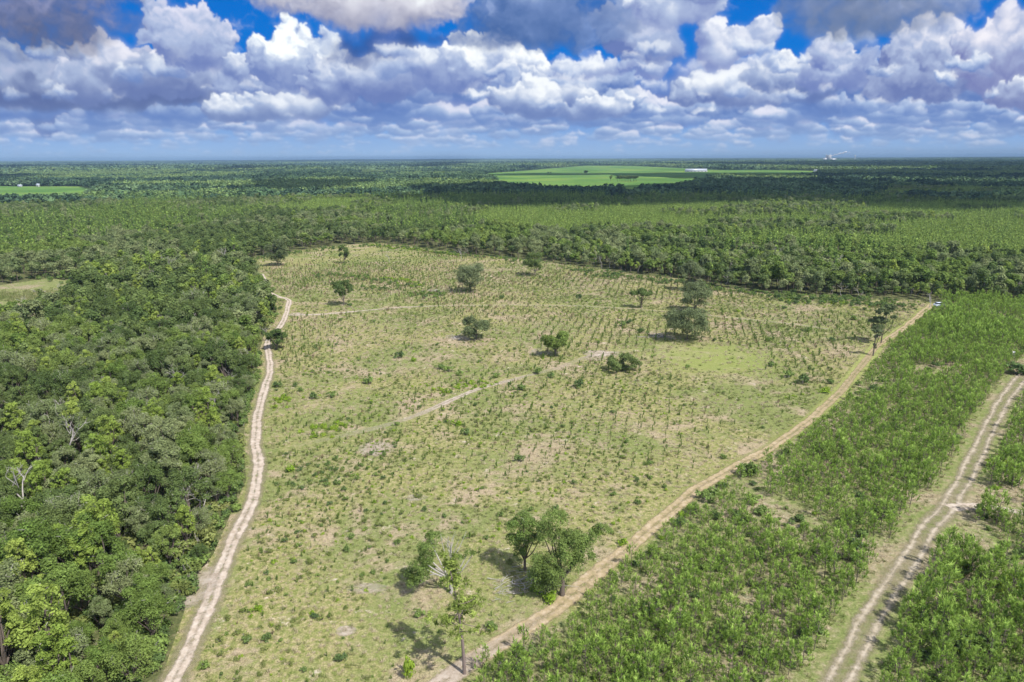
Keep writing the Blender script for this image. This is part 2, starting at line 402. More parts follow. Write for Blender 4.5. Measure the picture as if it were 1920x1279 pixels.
def leaf_mat(name, a, b, transl=.35, tint_amount=.55, c=None):
    """a..b: colours that vary from plant to plant; c: colour of the fresh shoots (tint near 1)"""
    m, N, Lk = new_mat(name)
    out = N.new('ShaderNodeOutputMaterial')
    oi = N.new('ShaderNodeObjectInfo'); at = N.new('ShaderNodeAttribute'); at.attribute_name = 'tint'
    mx = N.new('ShaderNodeMix'); mx.data_type = 'RGBA'
    Lk.new(oi.outputs['Random'], mx.inputs[0]); mx.inputs[6].default_value = a; mx.inputs[7].default_value = b
    mx2 = N.new('ShaderNodeMix'); mx2.data_type = 'RGBA'
    mr = N.new('ShaderNodeMapRange'); mr.inputs['From Min'].default_value = .45; mr.inputs['From Max'].default_value = 1.0
    mr.inputs['To Max'].default_value = .8 if c else 0.0
    Lk.new(at.outputs['Fac'], mr.inputs[0]); Lk.new(mr.outputs[0], mx2.inputs[0])
    Lk.new(mx.outputs[2], mx2.inputs[6]); mx2.inputs[7].default_value = c or b
    # every leaf clump has its own lightness
    ml = N.new('ShaderNodeMath'); ml.operation = 'MULTIPLY_ADD'
    Lk.new(at.outputs['Fac'], ml.inputs[0]); ml.inputs[1].default_value = tint_amount*2; ml.inputs[2].default_value = 1-tint_amount
    sc = N.new('ShaderNodeVectorMath'); sc.operation = 'SCALE'; Lk.new(mx2.outputs[2], sc.inputs[0]); Lk.new(ml.outputs[0], sc.inputs['Scale'])
    d = N.new('ShaderNodeBsdfDiffuse'); t = N.new('ShaderNodeBsdfTranslucent'); mxs = N.new('ShaderNodeMixShader'); mxs.inputs[0].default_value = transl
    Lk.new(sc.outputs[0], d.inputs[0]); Lk.new(sc.outputs[0], t.inputs[0])
    Lk.new(d.outputs[0], mxs.inputs[1]); Lk.new(t.outputs[0], mxs.inputs[2]); Lk.new(mxs.outputs[0], out.inputs[0])
    return m

def plain_mat(name, col, col2=None, scale=8.0, rough=.8, metal=0.0, bump=.0):
    m, N, Lk = new_mat(name)
    out = N.new('ShaderNodeOutputMaterial'); p = N.new('ShaderNodeBsdfPrincipled')
    p.inputs['Roughness'].default_value = rough; p.inputs['Metallic'].default_value = metal
    tc = N.new('ShaderNodeTexCoord'); nz = N.new('ShaderNodeTexNoise'); nz.inputs['Scale'].default_value = scale; nz.inputs['Detail'].default_value = 4
    Lk.new(tc.outputs['Object'], nz.inputs['Vector'])
    mx = N.new('ShaderNodeMix'); mx.data_type = 'RGBA'; Lk.new(nz.outputs[0], mx.inputs[0])
    mx.inputs[6].default_value = col; mx.inputs[7].default_value = col2 or tuple(c*.8 for c in col[:3])+(1,)
    Lk.new(mx.outputs[2], p.inputs['Base Color'])
    if bump:
        bp = N.new('ShaderNodeBump'); bp.inputs['Strength'].default_value = bump; Lk.new(nz.outputs[0], bp.inputs['Height']); Lk.new(bp.outputs[0], p.inputs['Normal'])
    Lk.new(p.outputs[0], out.inputs[0])
    return m

MT = {}
MT['oak'] = leaf_mat('oak_leaves', (.155, .200, .085, 1), (.235, .270, .125, 1), .40, .5)
MT['oak_dark'] = leaf_mat('dark_oak_leaves', (.095, .143, .047, 1), (.155, .205, .070, 1), .40, .5)
MT['green'] = leaf_mat('green_leaves', (.135, .205, .050, 1), (.205, .270, .075, 1), .42, .5)
MT['bright'] = leaf_mat('yellow_green_leaves', (.21, .295, .060, 1), (.29, .36, .085, 1), .45, .45)
MT['pine'] = leaf_mat('pine_needles', (0.096, 0.168, 0.045, 1), (0.176, 0.256, 0.064, 1), .25, .5, (0.320, 0.432, 0.096, 1))
MT['young'] = leaf_mat('young_pine_needles', (.125, .215, .034, 1), (.205, .300, .060, 1), .42, .5, (.34, .46, .11, 1))
MT['plant'] = leaf_mat('plantation_needles', (0.143, 0.225, 0.053, 1), (0.225, 0.300, 0.075, 1), .3, .5, (0.360, 0.465, 0.120, 1))
MT['seed'] = leaf_mat('seedling_needles', (0.081, 0.149, 0.033, 1), (0.161, 0.231, 0.055, 1), .35, .5)
MT['stalk'] = leaf_mat('dry_stalks', (.26, .19, .13, 1), (.17, .15, .08, 1), .2, .4)
MT['shrub'] = leaf_mat('shrub_leaves', (0.084, 0.133, 0.049, 1), (0.168, 0.238, 0.063, 1), .3, .45)
MT['lime'] = leaf_mat('lime_green_leaves', (0.187, 0.297, 0.033, 1), (0.275, 0.374, 0.055, 1), .4, .4)
MT['grass'] = leaf_mat('grass_blades', (.120, .170, .040, 1), (.30, .29, .15, 1), .35, .4)
MT['big'] = leaf_mat('glossy_oak_leaves', (0.132, 0.196, 0.053, 1), (0.162, 0.224, 0.064, 1), .4, .55)
MT['oak_grey'] = leaf_mat('grey_oak_leaves', (0.121, 0.155, 0.071, 1), (0.161, 0.196, 0.098, 1), .3, .55)
MT['weed'] = leaf_mat('weed_leaves', (0.146, 0.190, 0.054, 1), (0.250, 0.270, 0.096, 1), .4, .5)
MT['straw'] = leaf_mat('straw', (.38, .33, .21, 1), (.50, .42, .31, 1), .3, .35)
MT['far'] = leaf_mat('far_leaves', (0.066, 0.119, 0.054, 1), (0.126, 0.189, 0.089, 1), .2, .45)
MT['far_dark'] = leaf_mat('far_dark_leaves', (0.038, 0.072, 0.045, 1), (0.074, 0.123, 0.066, 1), .2, .45)
MT['far_pine'] = leaf_mat('far_pine_leaves', (0.109, 0.172, 0.058, 1), (0.166, 0.227, 0.080, 1), .2, .45)
MT['bark'] = plain_mat('bark', (0.145, 0.115, 0.093, 1), (0.064, 0.051, 0.043, 1), 6, .9, 0, .3)
MT['pinebark'] = plain_mat('pine_bark', (0.212, 0.162, 0.145, 1), (0.111, 0.085, 0.076, 1), 5, .9, 0, .3)
MT['grey'] = plain_mat('bleached_dead_wood', (0.391, 0.365, 0.340, 1), (0.221, 0.204, 0.187, 1), 5, .9, 0, .2)
MT['white'] = plain_mat('white_paint', (.55, .55, .55, 1), (.48, .49, .50, 1), 2, .4)
MT['roof'] = plain_mat('metal_roof', (.50, .54, .62, 1), (.40, .44, .52, 1), .2, .35, .2)
MT['wallgrey'] = plain_mat('grey_cladding', (.34, .35, .37, 1), (.25, .26, .28, 1), .1, .6)
MT['dark'] = plain_mat('dark_rubber', (.02, .02, .022, 1), None, 4, .7)
MT['glass'] = plain_mat('dark_glass', (.03, .035, .045, 1), None, 2, .08)
MT['carpaint'] = plain_mat('car_paint', (.62, .70, .82, 1), (.58, .66, .78, 1), 1, .25)
MT['redroof'] = plain_mat('red_paint', (.42, .10, .08, 1), None, .2, .6)
MT['steam'] = plain_mat('steam', (.70, .70, .72, 1), (.60, .61, .64, 1), .02, 1)
MT['cloud'] = plain_mat('cloud', (.9, .9, .92, 1), (.8, .81, .84, 1), .002, 1)

# ------------------------------------------------------------------ zones of the land, as outlines on the ground
def GL(pts, z=0): return [G(x, y, z) for x, y in pts]
EDGE_L = [(250, 1400), (300, 1279), (346, 1146), (356, 1093), (400, 1040), (430, 970), (462, 900), (456, 830), (462, 770), (482, 700), (486, 660), (498, 620), (512, 600), (518, 578), (500, 560), (490, 540), (478, 515), (455, 495)]
EDGE_T = [(470, 485), (560, 470), (640, 460), (700, 456), (760, 459), (860, 476), (1000, 488), (1100, 501), (1200, 516), (1290, 524), (1340, 538), (1450, 551), (1600, 559), (1745, 564)]
TRK_B = [(700, 1400), (800, 1305), (850, 1262), (905, 1222), (960, 1194), (1010, 1165), (1055, 1136), (1092, 1100), (1132, 1063), (1180, 1025), (1232, 983), (1272, 943), (1320, 908), (1380, 876), (1440, 843), (1500, 803), (1550, 760), (1575, 735), (1600, 705), (1625, 675), (1643, 650), (1662, 637), (1692, 618), (1722, 593), (1748, 571)]
EDGE_R = [(1765, 575), (1705, 625), (1668, 650), (1642, 682), (1592, 742), (1532, 792), (1452, 852), (1392, 888), (1332, 918), (1282, 960), (1243, 995), (1185, 1045), (1145, 1088), (1105, 1122), (1062, 1158), (1005, 1192), (965, 1220), (915, 1279), (850, 1400)]
FIELD = GL(EDGE_L+EDGE_T+EDGE_R)
TREELINE_R = [(1765, 562), (1850, 566), (1920, 574), (2100, 600), (2400, 640)]
PLANT = GL([(850, 1400)]+EDGE_R[::-1][1:]+TREELINE_R+[(2600, 800), (2600, 1400)])
CLEAR = GL([(-260, 545), (0, 535), (90, 522), (160, 530), (140, 556), (70, 590), (0, 612), (-260, 660)])
TRK_A = [(292, 1340), (330, 1279), (352, 1220), (378, 1160), (410, 1085), (437, 1015), (468, 955), (483, 905), (484, 872), (478, 825), (484, 770), (499, 720), (508, 690), (502, 660), (500, 642), (512, 628), (528, 610), (536, 592), (540, 575), (544, 562), (520, 556), (503, 548), (499, 530), (490, 513)]
TRK_A2 = [(536, 592), (556, 591), (600, 590), (680, 583), (760, 576), (850, 573), (960, 572), (1070, 573), (1200, 580), (1330, 592), (1480, 607), (1560, 618)]
TRK_C = [(1500, 1400), (1572, 1276), (1604, 1214), (1642, 1146), (1670, 1106), (1703, 1056), (1738, 994), (1774, 954), (1800, 915), (1820, 875), (1843, 828), (1866, 780), (1888, 742), (1912, 712), (1960, 660), (2040, 610)]
TRK_C2 = [(1774, 957), (1800, 948), (1832, 946), (1864, 953), (1905, 961), (1990, 972), (2100, 985)]
TRK_D = [(520, 845), (620, 822), (690, 806), (745, 793), (795, 775), (850, 748), (900, 728), (960, 712), (1000, 702), (1050, 690), (1100, 668), (1150, 661), (1200, 656)]
gA, gA2, gB, gC, gC2, gD = (GL(t) for t in (TRK_A, TRK_A2, TRK_B, TRK_C, TRK_C2, TRK_D))
FARF = {'a': GL([(915, 324), (1010, 317), (1100, 311.5), (1180, 311.5), (1300, 316), (1345, 318.5), (1330, 334), (1270, 356), (1180, 366), (1100, 365), (1020, 363), (960, 356), (925, 338)]),
        'b': GL([(1335, 318.5), (1440, 318), (1530, 320), (1530, 330), (1440, 334), (1335, 332)]),
        'c': GL([(-300, 353), (0, 350), (150, 350.5), (166, 357), (150, 376), (80, 382), (0, 384), (-300, 388)]),
        'd': GL([(655, 325), (720, 323), (745, 330), (680, 333)]),
        'e': GL([(1130, 372), (1205, 370), (1215, 379), (1140, 381)])}
PINELAND = [GL([(860, 384), (1000, 378), (1250, 372), (1600, 378), (1800, 372), (2200, 380), (2300, 470), (1920, 470), (1500, 440), (1300, 432), (1100, 428), (980, 420), (880, 405)], 10),
            GL([(440, 372), (700, 366), (760, 378), (700, 396), (540, 392)], 10),
            GL([(1640, 350), (1850, 345), (1880, 362), (1640, 366)], 10)]

def zone(x, y):
    """0 forest, 1 clearing, 2 young pines, 3 small grassy clearing, 4 far farmland, 5 plantation"""
    z = np.zeros(np.shape(x), int)
    for p in PINELAND: z[inpoly(x, y, p)] = 5
    for p in FARF.values(): z[inpoly(x, y, p)] = 4
    z[inpoly(x, y, CLEAR)] = 3
    z[inpoly(x, y, PLANT)] = 2
    z[inpoly(x, y, FIELD)] = 1
    lo = (np.asarray(y) < 62) & (np.asarray(x) > -36)              # just under the lower edge of the picture
    z[lo] = np.where(np.asarray(x)[lo] < -3, 1, 2)
    return z

# ------------------------------------------------------------------ ground sheets
def ground_material(name, kind):
    m, N, Lk = new_mat(name)
    out = N.new('ShaderNodeOutputMaterial'); d = N.new('ShaderNodeBsdfDiffuse')
    tc = N.new('ShaderNodeTexCoord')
    def nz(scale, detail=5, rough=.6, dist=0.0):
        n = N.new('ShaderNodeTexNoise'); n.inputs['Scale'].default_value = scale; n.inputs['Detail'].default_value = detail
        n.inputs['Roughness'].default_value = rough; n.inputs['Distortion'].default_value = dist
        Lk.new(tc.outputs['Object'], n.inputs['Vector']); return n.outputs[0]
    def ramp(fac, stops):
        r = N.new('ShaderNodeValToRGB'); e = r.color_ramp.elements
        e[0].position, e[0].color = stops[0]; e[1].position, e[1].color = stops[-1]
        for p, c in stops[1:-1]:
            q = e.new(p); q.color = c
        Lk.new(fac, r.inputs[0]); return r.outputs[0]
    def mix(f, a, b, mode='MIX'):
        n = N.new('ShaderNodeMix'); n.data_type = 'RGBA'; n.blend_type = mode
        if isinstance(f, float): n.inputs[0].default_value = f
        else: Lk.new(f, n.inputs[0])
        for i, v in ((6, a), (7, b)):
            if isinstance(v, tuple): n.inputs[i].default_value = v
            else: Lk.new(v, n.inputs[i])
        return n.outputs[2]
    def rng(fac, a, b, c=0.0, e=1.0):
        n = N.new('ShaderNodeMapRange'); n.inputs[1].default_value = a; n.inputs[2].default_value = b; n.inputs[3].default_value = c; n.inputs[4].default_value = e
        n.interpolation_type = 'SMOOTHSTEP'; Lk.new(fac, n.inputs[0]); return n.outputs[0]
    if kind == 'field':
        base = ramp(nz(1.1, 7, .78), [(.33, (.080, .115, .025, 1)), (.45, (.165, .180, .060, 1)), (.55, (.250, .225, .108, 1)), (.68, (.39, .325, .215, 1))])
        green = ramp(nz(1.5, 6, .75), [(.35, (.085, .115, .032, 1)), (.65, (.200, .225, .085, 1))])
        c = mix(rng(nz(.020, 6, .66, .5), .45, .58, 0, .8), base, green)
        c = mix(rng(nz(.13, 5, .7), .52, .66, 0, .75), c, green)
        litter = ramp(nz(1.7, 5, .7), [(.3, (0.224, 0.174, 0.118, 1)), (.7, (0.381, 0.302, 0.224, 1))])
        c = mix(rng(nz(.06, 7, .75, .5), .50, .62, 0, .8), c, litter)
        bare = ramp(nz(2.2, 4), [(.3, (0.336, 0.269, 0.213, 1)), (.7, (0.538, 0.470, 0.403, 1))])
        c = mix(rng(nz(.22, 8, .78, .3), .59, .67, 0, .85), c, bare)
        # the smooth light patch of short grass
        gx, gy = G(1335, 672)
        mp = N.new('ShaderNodeMapping'); mp.inputs['Location'].default_value = (-gx, -gy, 0); Lk.new(tc.outputs['Object'], mp.inputs[0])
        mp2 = N.new('ShaderNodeMapping'); mp2.inputs['Scale'].default_value = (1/27., 1/21., 1); Lk.new(mp.outputs[0], mp2.inputs[0])
        ln = N.new('ShaderNodeVectorMath'); ln.operation = 'LENGTH'; Lk.new(mp2.outputs[0], ln.inputs[0])
        ad = N.new('ShaderNodeMath'); ad.operation = 'ADD'; Lk.new(ln.outputs['Value'], ad.inputs[0]); sc_ = N.new('ShaderNodeMath'); sc_.operation = 'MULTIPLY'; sc_.inputs[1].default_value = 2.2; Lk.new(nz(.09, 8, .75), sc_.inputs[0]); Lk.new(sc_.outputs[0], ad.inputs[1])
        c = mix(rng(ad.outputs[0], 1.35, 2.35, .72, 0), c, ramp(nz(.7, 5), [(.3, (0.148, 0.185, 0.044, 1)), (.7, (0.229, 0.252, 0.089, 1))]))
        fine = rng(nz(5.0, 4, .7), .3, .7, .62, 1.3)
    elif kind == 'floor':
        base = ramp(nz(.7, 6, .7), [(.30, (0.041, 0.056, 0.021, 1)), (.5, (0.089, 0.100, 0.041, 1)), (.66, (0.155, 0.141, 0.081, 1)), (.8, (0.222, 0.185, 0.133, 1))])
        far = ramp(nz(.0022, 8, .62), [(.36, (0.026, 0.043, 0.021, 1)), (.5, (0.044, 0.065, 0.027, 1)), (.62, (0.063, 0.085, 0.033, 1)), (.75, (0.096, 0.126, 0.044, 1))])
        ln = N.new('ShaderNodeVectorMath'); ln.operation = 'LENGTH'; Lk.new(tc.outputs['Object'], ln.inputs[0])
        c = mix(rng(ln.outputs['Value'], 500., 1600.), base, far)
        fine = rng(nz(3.0, 4, .7), .3, .7, .7, 1.25)
    elif kind == 'young':
        base = ramp(nz(.8, 6, .7), [(.30, (.080, .115, .032, 1)), (.48, (.150, .175, .062, 1)), (.62, (.225, .215, .110, 1)), (.78, (.32, .285, .195, 1))])
        c = mix(rng(nz(.05, 6, .7), .48, .60, 0, .75), base, ramp(nz(1.2, 6, .7), [(.35, (.155, .125, .075, 1)), (.5, (.26, .205, .145, 1)), (.65, (.36, .30, .235, 1))]))
        fine = rng(nz(4.0, 4, .7), .3, .7, .65, 1.3)
    else:
        base = ramp(nz(.004, 4, .6), [(.4, (0.063, 0.137, 0.033, 1)), (.5, (0.089, 0.178, 0.041, 1)), (.62, (0.148, 0.222, 0.044, 1))])
        c = mix(rng(nz(.012, 7, .75), .42, .58, 0, .55), base, (0.096, 0.148, 0.044, 1))
        fine = rng(nz(.3, 3), .3, .7, .9, 1.1)
    v = N.new('ShaderNodeVectorMath'); v.operation = 'SCALE'; Lk.new(c, v.inputs[0]); Lk.new(fine, v.inputs['Scale'])
    Lk.new(v.outputs[0], d.inputs[0])
    bp = N.new('ShaderNodeBump'); bp.inputs['Strength'].default_value = .6; bp.inputs['Distance'].default_value = .25
    Lk.new(nz(1.8, 5, .7), bp.inputs['Height'])
    if kind in ('field', 'young'): Lk.new(bp.outputs[0], d.inputs['Normal'])
    Lk.new(d.outputs[0], out.inputs[0])
    return m

def sheet(name, poly, z, mat):
    """a level sheet with the outline poly"""
    import bmesh
    bm = bmesh.new(); vs = [bm.verts.new((x, y, z)) for x, y in poly]
    f = bm.faces.new(vs); bmesh.ops.triangulate(bm, faces=[f])
    bm.normal_update()
    if sum(f.normal.z for f in bm.faces) < 0: bmesh.ops.reverse_faces(bm, faces=bm.faces[:])
    me = bpy.data.meshes.new(name); bm.to_mesh(me); bm.free(); me.materials.append(mat)
    o = bpy.data.objects.new(name, me); scene.collection.objects.link(o); tag(o, kind='structure'); return o

def build_ground():
    rr = np.concatenate([[0, 40, 80, 150, 300, 600, 1000], np.geomspace(1300, 90000, 90)])
    na = 256; a = np.arange(na)/na*2*math.pi
    X = rr[:, None]*np.sin(a); Y = rr[:, None]*np.cos(a); Z = ground_z(X, Y)
    V = np.stack([X, Y, Z], -1).reshape(-1, 3)
    F = [(i*na+j, (i+1)*na+j, (i+1)*na+(j+1) % na, i*na+(j+1) % na) for i in range(len(rr)-1) for j in range(na)]
    mb = MB(); mb.mesh(V, F)
    tag(mb.build('ground', ground_material('ground', 'floor')), kind='structure')
    sheet('clearing_ground', FIELD, .03, ground_material('clearing_ground', 'field'))
    sheet('young_plantation_ground', PLANT, .015, ground_material('plantation_ground', 'young'))
    sheet('small_clearing_ground', CLEAR, .02, bpy.data.materials['plantation_ground'])
    fm = ground_material('farmland', 'far')
    for k, p in FARF.items():
        # a sheet that follows the swell of the land
        xs = [q[0] for q in p]; ys = [q[1] for q in p]
        n = 60; gx = np.linspace(min(xs), max(xs), n); gy = np.linspace(min(ys), max(ys), n)
        GX, GY = np.meshgrid(gx, gy)
        Vv = np.stack([GX, GY, ground_z(GX, GY)+1.2], -1).reshape(-1, 3)
        cx, cy = (GX[:-1, :-1]+GX[1:, 1:])/2, (GY[:-1, :-1]+GY[1:, 1:])/2
        ins = inpoly(cx, cy, p); F = []
        for i in range(n-1):
            for j in range(n-1):
                if ins[i, j]: F.append((i*n+j, i*n+j+1, (i+1)*n+j+1, (i+1)*n+j))
        if F:
            mb = MB(); mb.mesh(Vv, F); tag(mb.build('farm_field', fm), kind='structure')
build_ground()

def track_mat(name, c1, c2, c3, mode):
    """mode 'sand': one worn lane with ragged edges; 'ruts': two wheel lines with grass between"""
    m, N, Lk = new_mat(name)
    out = N.new('ShaderNodeOutputMaterial'); d = N.new('ShaderNodeBsdfDiffuse'); tr = N.new('ShaderNodeBsdfTransparent'); mx = N.new('ShaderNodeMixShader')
    tc = N.new('ShaderNodeTexCoord'); at = N.new('ShaderNodeAttribute'); at.attribute_name = 'across'
    def nz(scale, detail=5, rough=.65):
        n = N.new('ShaderNodeTexNoise'); n.inputs['Scale'].default_value = scale; n.inputs['Detail'].default_value = detail; n.inputs['Roughness'].default_value = rough
        Lk.new(tc.outputs['Object'], n.inputs['Vector']); return n.outputs[0]
    def M(op, a, b=None, c=None, clamp=False):
        n = N.new('ShaderNodeMath'); n.operation = op; n.use_clamp = clamp
        for i, v in enumerate((a, b, c)):
            if v is None: continue
            if isinstance(v, (int, float)): n.inputs[i].default_value = v
            else: Lk.new(v, n.inputs[i])
        return n.outputs[0]
    r = N.new('ShaderNodeValToRGB'); e = r.color_ramp.elements; e[0].position = .3; e[0].color = c1; e[1].position = .72; e[1].color = c3
    q = e.new(.5); q.color = c2
    Lk.new(nz(.9, 7, .75), r.inputs[0])
    ab = M('ABSOLUTE', at.outputs['Fac'])
    if mode == 'ruts':
        prof = M('SUBTRACT', 1.0, M('MULTIPLY', M('ABSOLUTE', M('SUBTRACT', ab, .5)), 2.9))     # 1 on the wheel lines
        a = M('ADD', prof, M('MULTIPLY', M('SUBTRACT', nz(.5, 7, .78), .5), 3.2))
        al = M('MULTIPLY_ADD', a, 1.1, -.12, clamp=True)
    else:
        lane = M('SUBTRACT', 1.0, ab)
        rut = M('MULTIPLY', M('SUBTRACT', .16, M('ABSOLUTE', M('SUBTRACT', ab, .42))), 1.3)
        lane = M('SUBTRACT', lane, M('MULTIPLY', M('MAXIMUM', M('SUBTRACT', .2, ab), 0.0), M('MULTIPLY', nz(.12, 3), 1.6)))
        a = M('ADD', M('ADD', lane, rut), M('MULTIPLY', M('SUBTRACT', nz(.5, 7, .75), .5), 1.7))
        al = M('MULTIPLY_ADD', a, 2.0, -.5, clamp=True)
    fd = N.new('ShaderNodeAttribute'); fd.attribute_name = 'wear'
    al = M('MULTIPLY', al, fd.outputs['Fac'])
    sh = N.new('ShaderNodeVectorMath'); sh.operation = 'SCALE'; Lk.new(r.outputs[0], sh.inputs[0])
    # tyre-flattened streaks
    st = M('MULTIPLY_ADD', nz(3.5, 4), .5, .75); Lk.new(st, sh.inputs['Scale'])
    Lk.new(sh.outputs[0], d.inputs[0])
    bp = N.new('ShaderNodeBump'); bp.inputs['Strength'].default_value = .5; bp.inputs['Distance'].default_value = .15; Lk.new(nz(2.0), bp.inputs['Height']); Lk.new(bp.outputs[0], d.inputs['Normal'])
    Lk.new(al, mx.inputs[0]); Lk.new(tr.outputs[0], mx.inputs[1]); Lk.new(d.outputs[0], mx.inputs[2]); Lk.new(mx.outputs[0], out.inputs[0])
    return m

def track(name, line, widths, z, mat, wear=1.0):
    """line on the ground; widths in metres at even steps along it; wear: number or list (how bare it is)"""
    P = np.array(line); seg = np.hypot(*np.diff(P, axis=0).T); s = np.concatenate([[0], np.cumsum(seg)])
    n = max(8, int(s[-1]/1.2)); t = np.linspace(0, s[-1], n)
    X = np.interp(t, s, P[:, 0]); Y = np.interp(t, s, P[:, 1])
    k = 9; ker = np.ones(k)/k
    Xs = np.convolve(np.pad(X, k//2, 'edge'), ker, 'valid'); Ys = np.convolve(np.pad(Y, k//2, 'edge'), ker, 'valid')
    dx, dy = np.gradient(Xs), np.gradient(Ys); L = np.hypot(dx, dy); nx, ny = -dy/L, dx/L
    W = np.interp(t, np.linspace(0, s[-1], len(widths)), widths)*(1+.25*(noise2(t, t*0, 7, len(name))-.5))
    wr = np.interp(t, np.linspace(0, s[-1], len(wear)), wear) if isinstance(wear, (list, tuple)) else np.full(n, wear)
    cols = 9; U = np.linspace(-1, 1, cols)
    V = np.zeros((n, cols, 3)); wob = .35*(noise2(t, t*0+3, 5, 3)-.5)
    for j, u in enumerate(U):
        V[:, j, 0] = Xs+nx*(W/2*u+wob); V[:, j, 1] = Ys+ny*(W/2*u+wob); V[:, j, 2] = z
    F = [(i*cols+j, i*cols+j+1, (i+1)*cols+j+1, (i+1)*cols+j) for i in range(n-1) for j in range(cols-1)]
    mb = MB(); mb.mesh(V.reshape(-1, 3), F); o = mb.build(name, mat)
    a = o.data.attributes.new('across', 'FLOAT', 'POINT'); a.data.foreach_set('value', np.tile(U, n).astype(np.float32))
    a = o.data.attributes.new('wear', 'FLOAT', 'POINT'); a.data.foreach_set('value', np.repeat(wr, cols).astype(np.float32))
    return tag(o, kind='structure')

SAND = track_mat('pale_sand', (.245, .195, .145, 1), (.385, .325, .27, 1), (.50, .45, .40, 1), 'sand')
CLAY = track_mat('tan_sand', (.20, .185, .085, 1), (.30, .235, .145, 1), (.43, .36, .27, 1), 'sand')
VERGE = track_mat('mown_verge', (.18, .21, .075, 1), (.235, .255, .085, 1), (.29, .28, .13, 1), 'sand')
RUTS = track_mat('rutted_sand', (.22, .19, .13, 1), (.325, .28, .215, 1), (.45, .40, .335, 1), 'ruts')
BARE = track_mat('bare_shoulder', (.155, .16, .075, 1), (.225, .20, .125, 1), (.32, .28, .20, 1), 'sand')
track('track_shoulder', gA[:18], [6.4, 6.4, 6, 5.6, 5.4, 5, 5, 5], .045, BARE, .6)
track('sandy_track', gA, [3.5, 3.5, 3.6, 3.4, 3.2, 3.6, 3.6, 4.0, 4.2, 4.2], .06, SAND, 1.0)
track('sandy_branch_track', gA2, [4.5, 3.2, 2.6, 2.6, 2.4, 2.6, 3, 3], .07, SAND, [1, .9, .6, .4, .45, .3, .4, .35])
track('track_verge', gB, [8, 7.5, 7, 7, 8, 9, 9, 8], .045, VERGE, [.0, .15, .4, .8, .9, .8, .6])
track('boundary_track', gB, [5.4, 4.6, 4.2, 3.6, 3.2, 3.4, 4.0, 4.4], .06, CLAY, [1, 1, 1, .95, .75, .85, 1, 1])
track('pale_sand_patch', gB[:7], [6.5, 5.5, 3.5, 1.5], .075, SAND, [.9, .8, .3, 0])
track('track_shoulder', gC, [6.4, 6.4, 6.4, 6.6, 7, 7.4], .045, BARE, .7)
track('rutted_track', gC, [3.9, 3.9, 3.9, 4.1, 4.4, 4.6], .06, RUTS, 1.0)
track('sandy_spur_track', gC2, [4.5, 4, 3.5, 3, 3], .075, SAND, [1, 1, .8, .7, .7])
track('faint_track', gD, [3.4, 3.4, 3.2, 3.2, 3.2, 3.2, 3.4, 3.6, 3], .06, SAND, [.0, .25, .35, .8, .75, .4, .2, .5, .0])
def patch(name, px, py, wx, wy, mat, wear, z):
    x, y = G(px, py); track(name, [(x-wx/2, y), (x, y+wy*.1), (x+wx/2, y)], [wy*.5, wy*1.3, wy*1.5, wy*1.1, wy*.5], z, mat, [wear*.3, wear*.7, wear, wear*.7, wear*.3])
for i, (px, py, wx, wy, w) in enumerate([(706, 843, 11, 9, .75), (1128, 664, 15, 9, .9), (1115, 673, 10, 7, .6), (648, 1186, 4, 2.5, .8), (690, 1105, 9, 3, .6), (780, 935, 6, 3, .5), (365, 1110, 8, 12, .7), (555, 590, 9, 7, .9), (1235, 630, 9, 7, .6), (855, 635, 7, 5, .5)]):
    patch('bare_sand_patch', px, py, wx, wy, SAND, w, .085+.004*i)

# ------------------------------------------------------------------ plant shapes
def leaves(mb, C, r, n, size, rng, flat=.0, mat=0, tint=None, shell=(.62, 1.12), up=.45, asp=.62, sq=(1, 1, 1)):
    """n leaf sprays on the skin of blobs with centres C and radii r"""
    C = np.asarray(C, float); r = np.asarray(r, float)
    w = r**2; k = rng.choice(len(C), n, p=w/w.sum())
    d = rng.normal(size=(n, 3)); d /= np.linalg.norm(d, axis=1)[:, None]
    d[:, 2] = np.where(d[:, 2] < -.35, -d[:, 2], d[:, 2])
    P = C[k]+d*(r[k]*rng.uniform(*shell, n))[:, None]*np.array(sq)
    nn = d+rng.normal(size=(n, 3))*.55+np.array([0, 0, up]); nn /= np.linalg.norm(nn, axis=1)[:, None]
    a = np.cross(nn, rng.normal(size=(n, 3))); a /= np.linalg.norm(a, axis=1)[:, None]
    b = np.cross(nn, a); s = size*rng.uniform(.6, 1.35, n)[:, None]
    V = np.stack([P-a*s, P-b*s*asp, P+a*s, P+b*s*asp], 1)
    bt = rng.uniform(.25, .75, len(C)) if tint is None else np.full(len(C), tint)
    mb.quads(V, np.clip(bt[k]+rng.uniform(-.28, .28, n), 0, 1), mat)

def blades(mb, P, D, L, wdt, rng, mat=0, tint=.5):
    """thin blades from points P along D"""
    P = np.asarray(P, float); D = np.asarray(D, float); n = len(P)
    D = D/np.linalg.norm(D, axis=1)[:, None]
    s = np.cross(D, rng.normal(size=(n, 3))); s /= np.linalg.norm(s, axis=1)[:, None]
    L = np.broadcast_to(np.asarray(L, float), (n,))[:, None]; wdt = np.broadcast_to(np.asarray(wdt, float), (n,))[:, None]
    V = np.stack([P-s*wdt*.5, P+s*wdt*.5, P+D*L+s*wdt*.22, P+D*L-s*wdt*.22], 1)
    mb.quads(V, tint, mat)

def limb(mb, a, b, r0, r1, rng, bend=.12, k=5, n=5, mat=0):
    a = np.array(a, float); b = np.array(b, float); L = np.linalg.norm(b-a)
    t = np.linspace(0, 1, k)[:, None]; off = rng.normal(size=3)*bend*L
    P = a+(b-a)*t+off*(np.sin(t*math.pi))
    P[:, 2] += 0
    mb.tube(P, np.linspace(r0, r1, k), n, .5, mat)
    return P

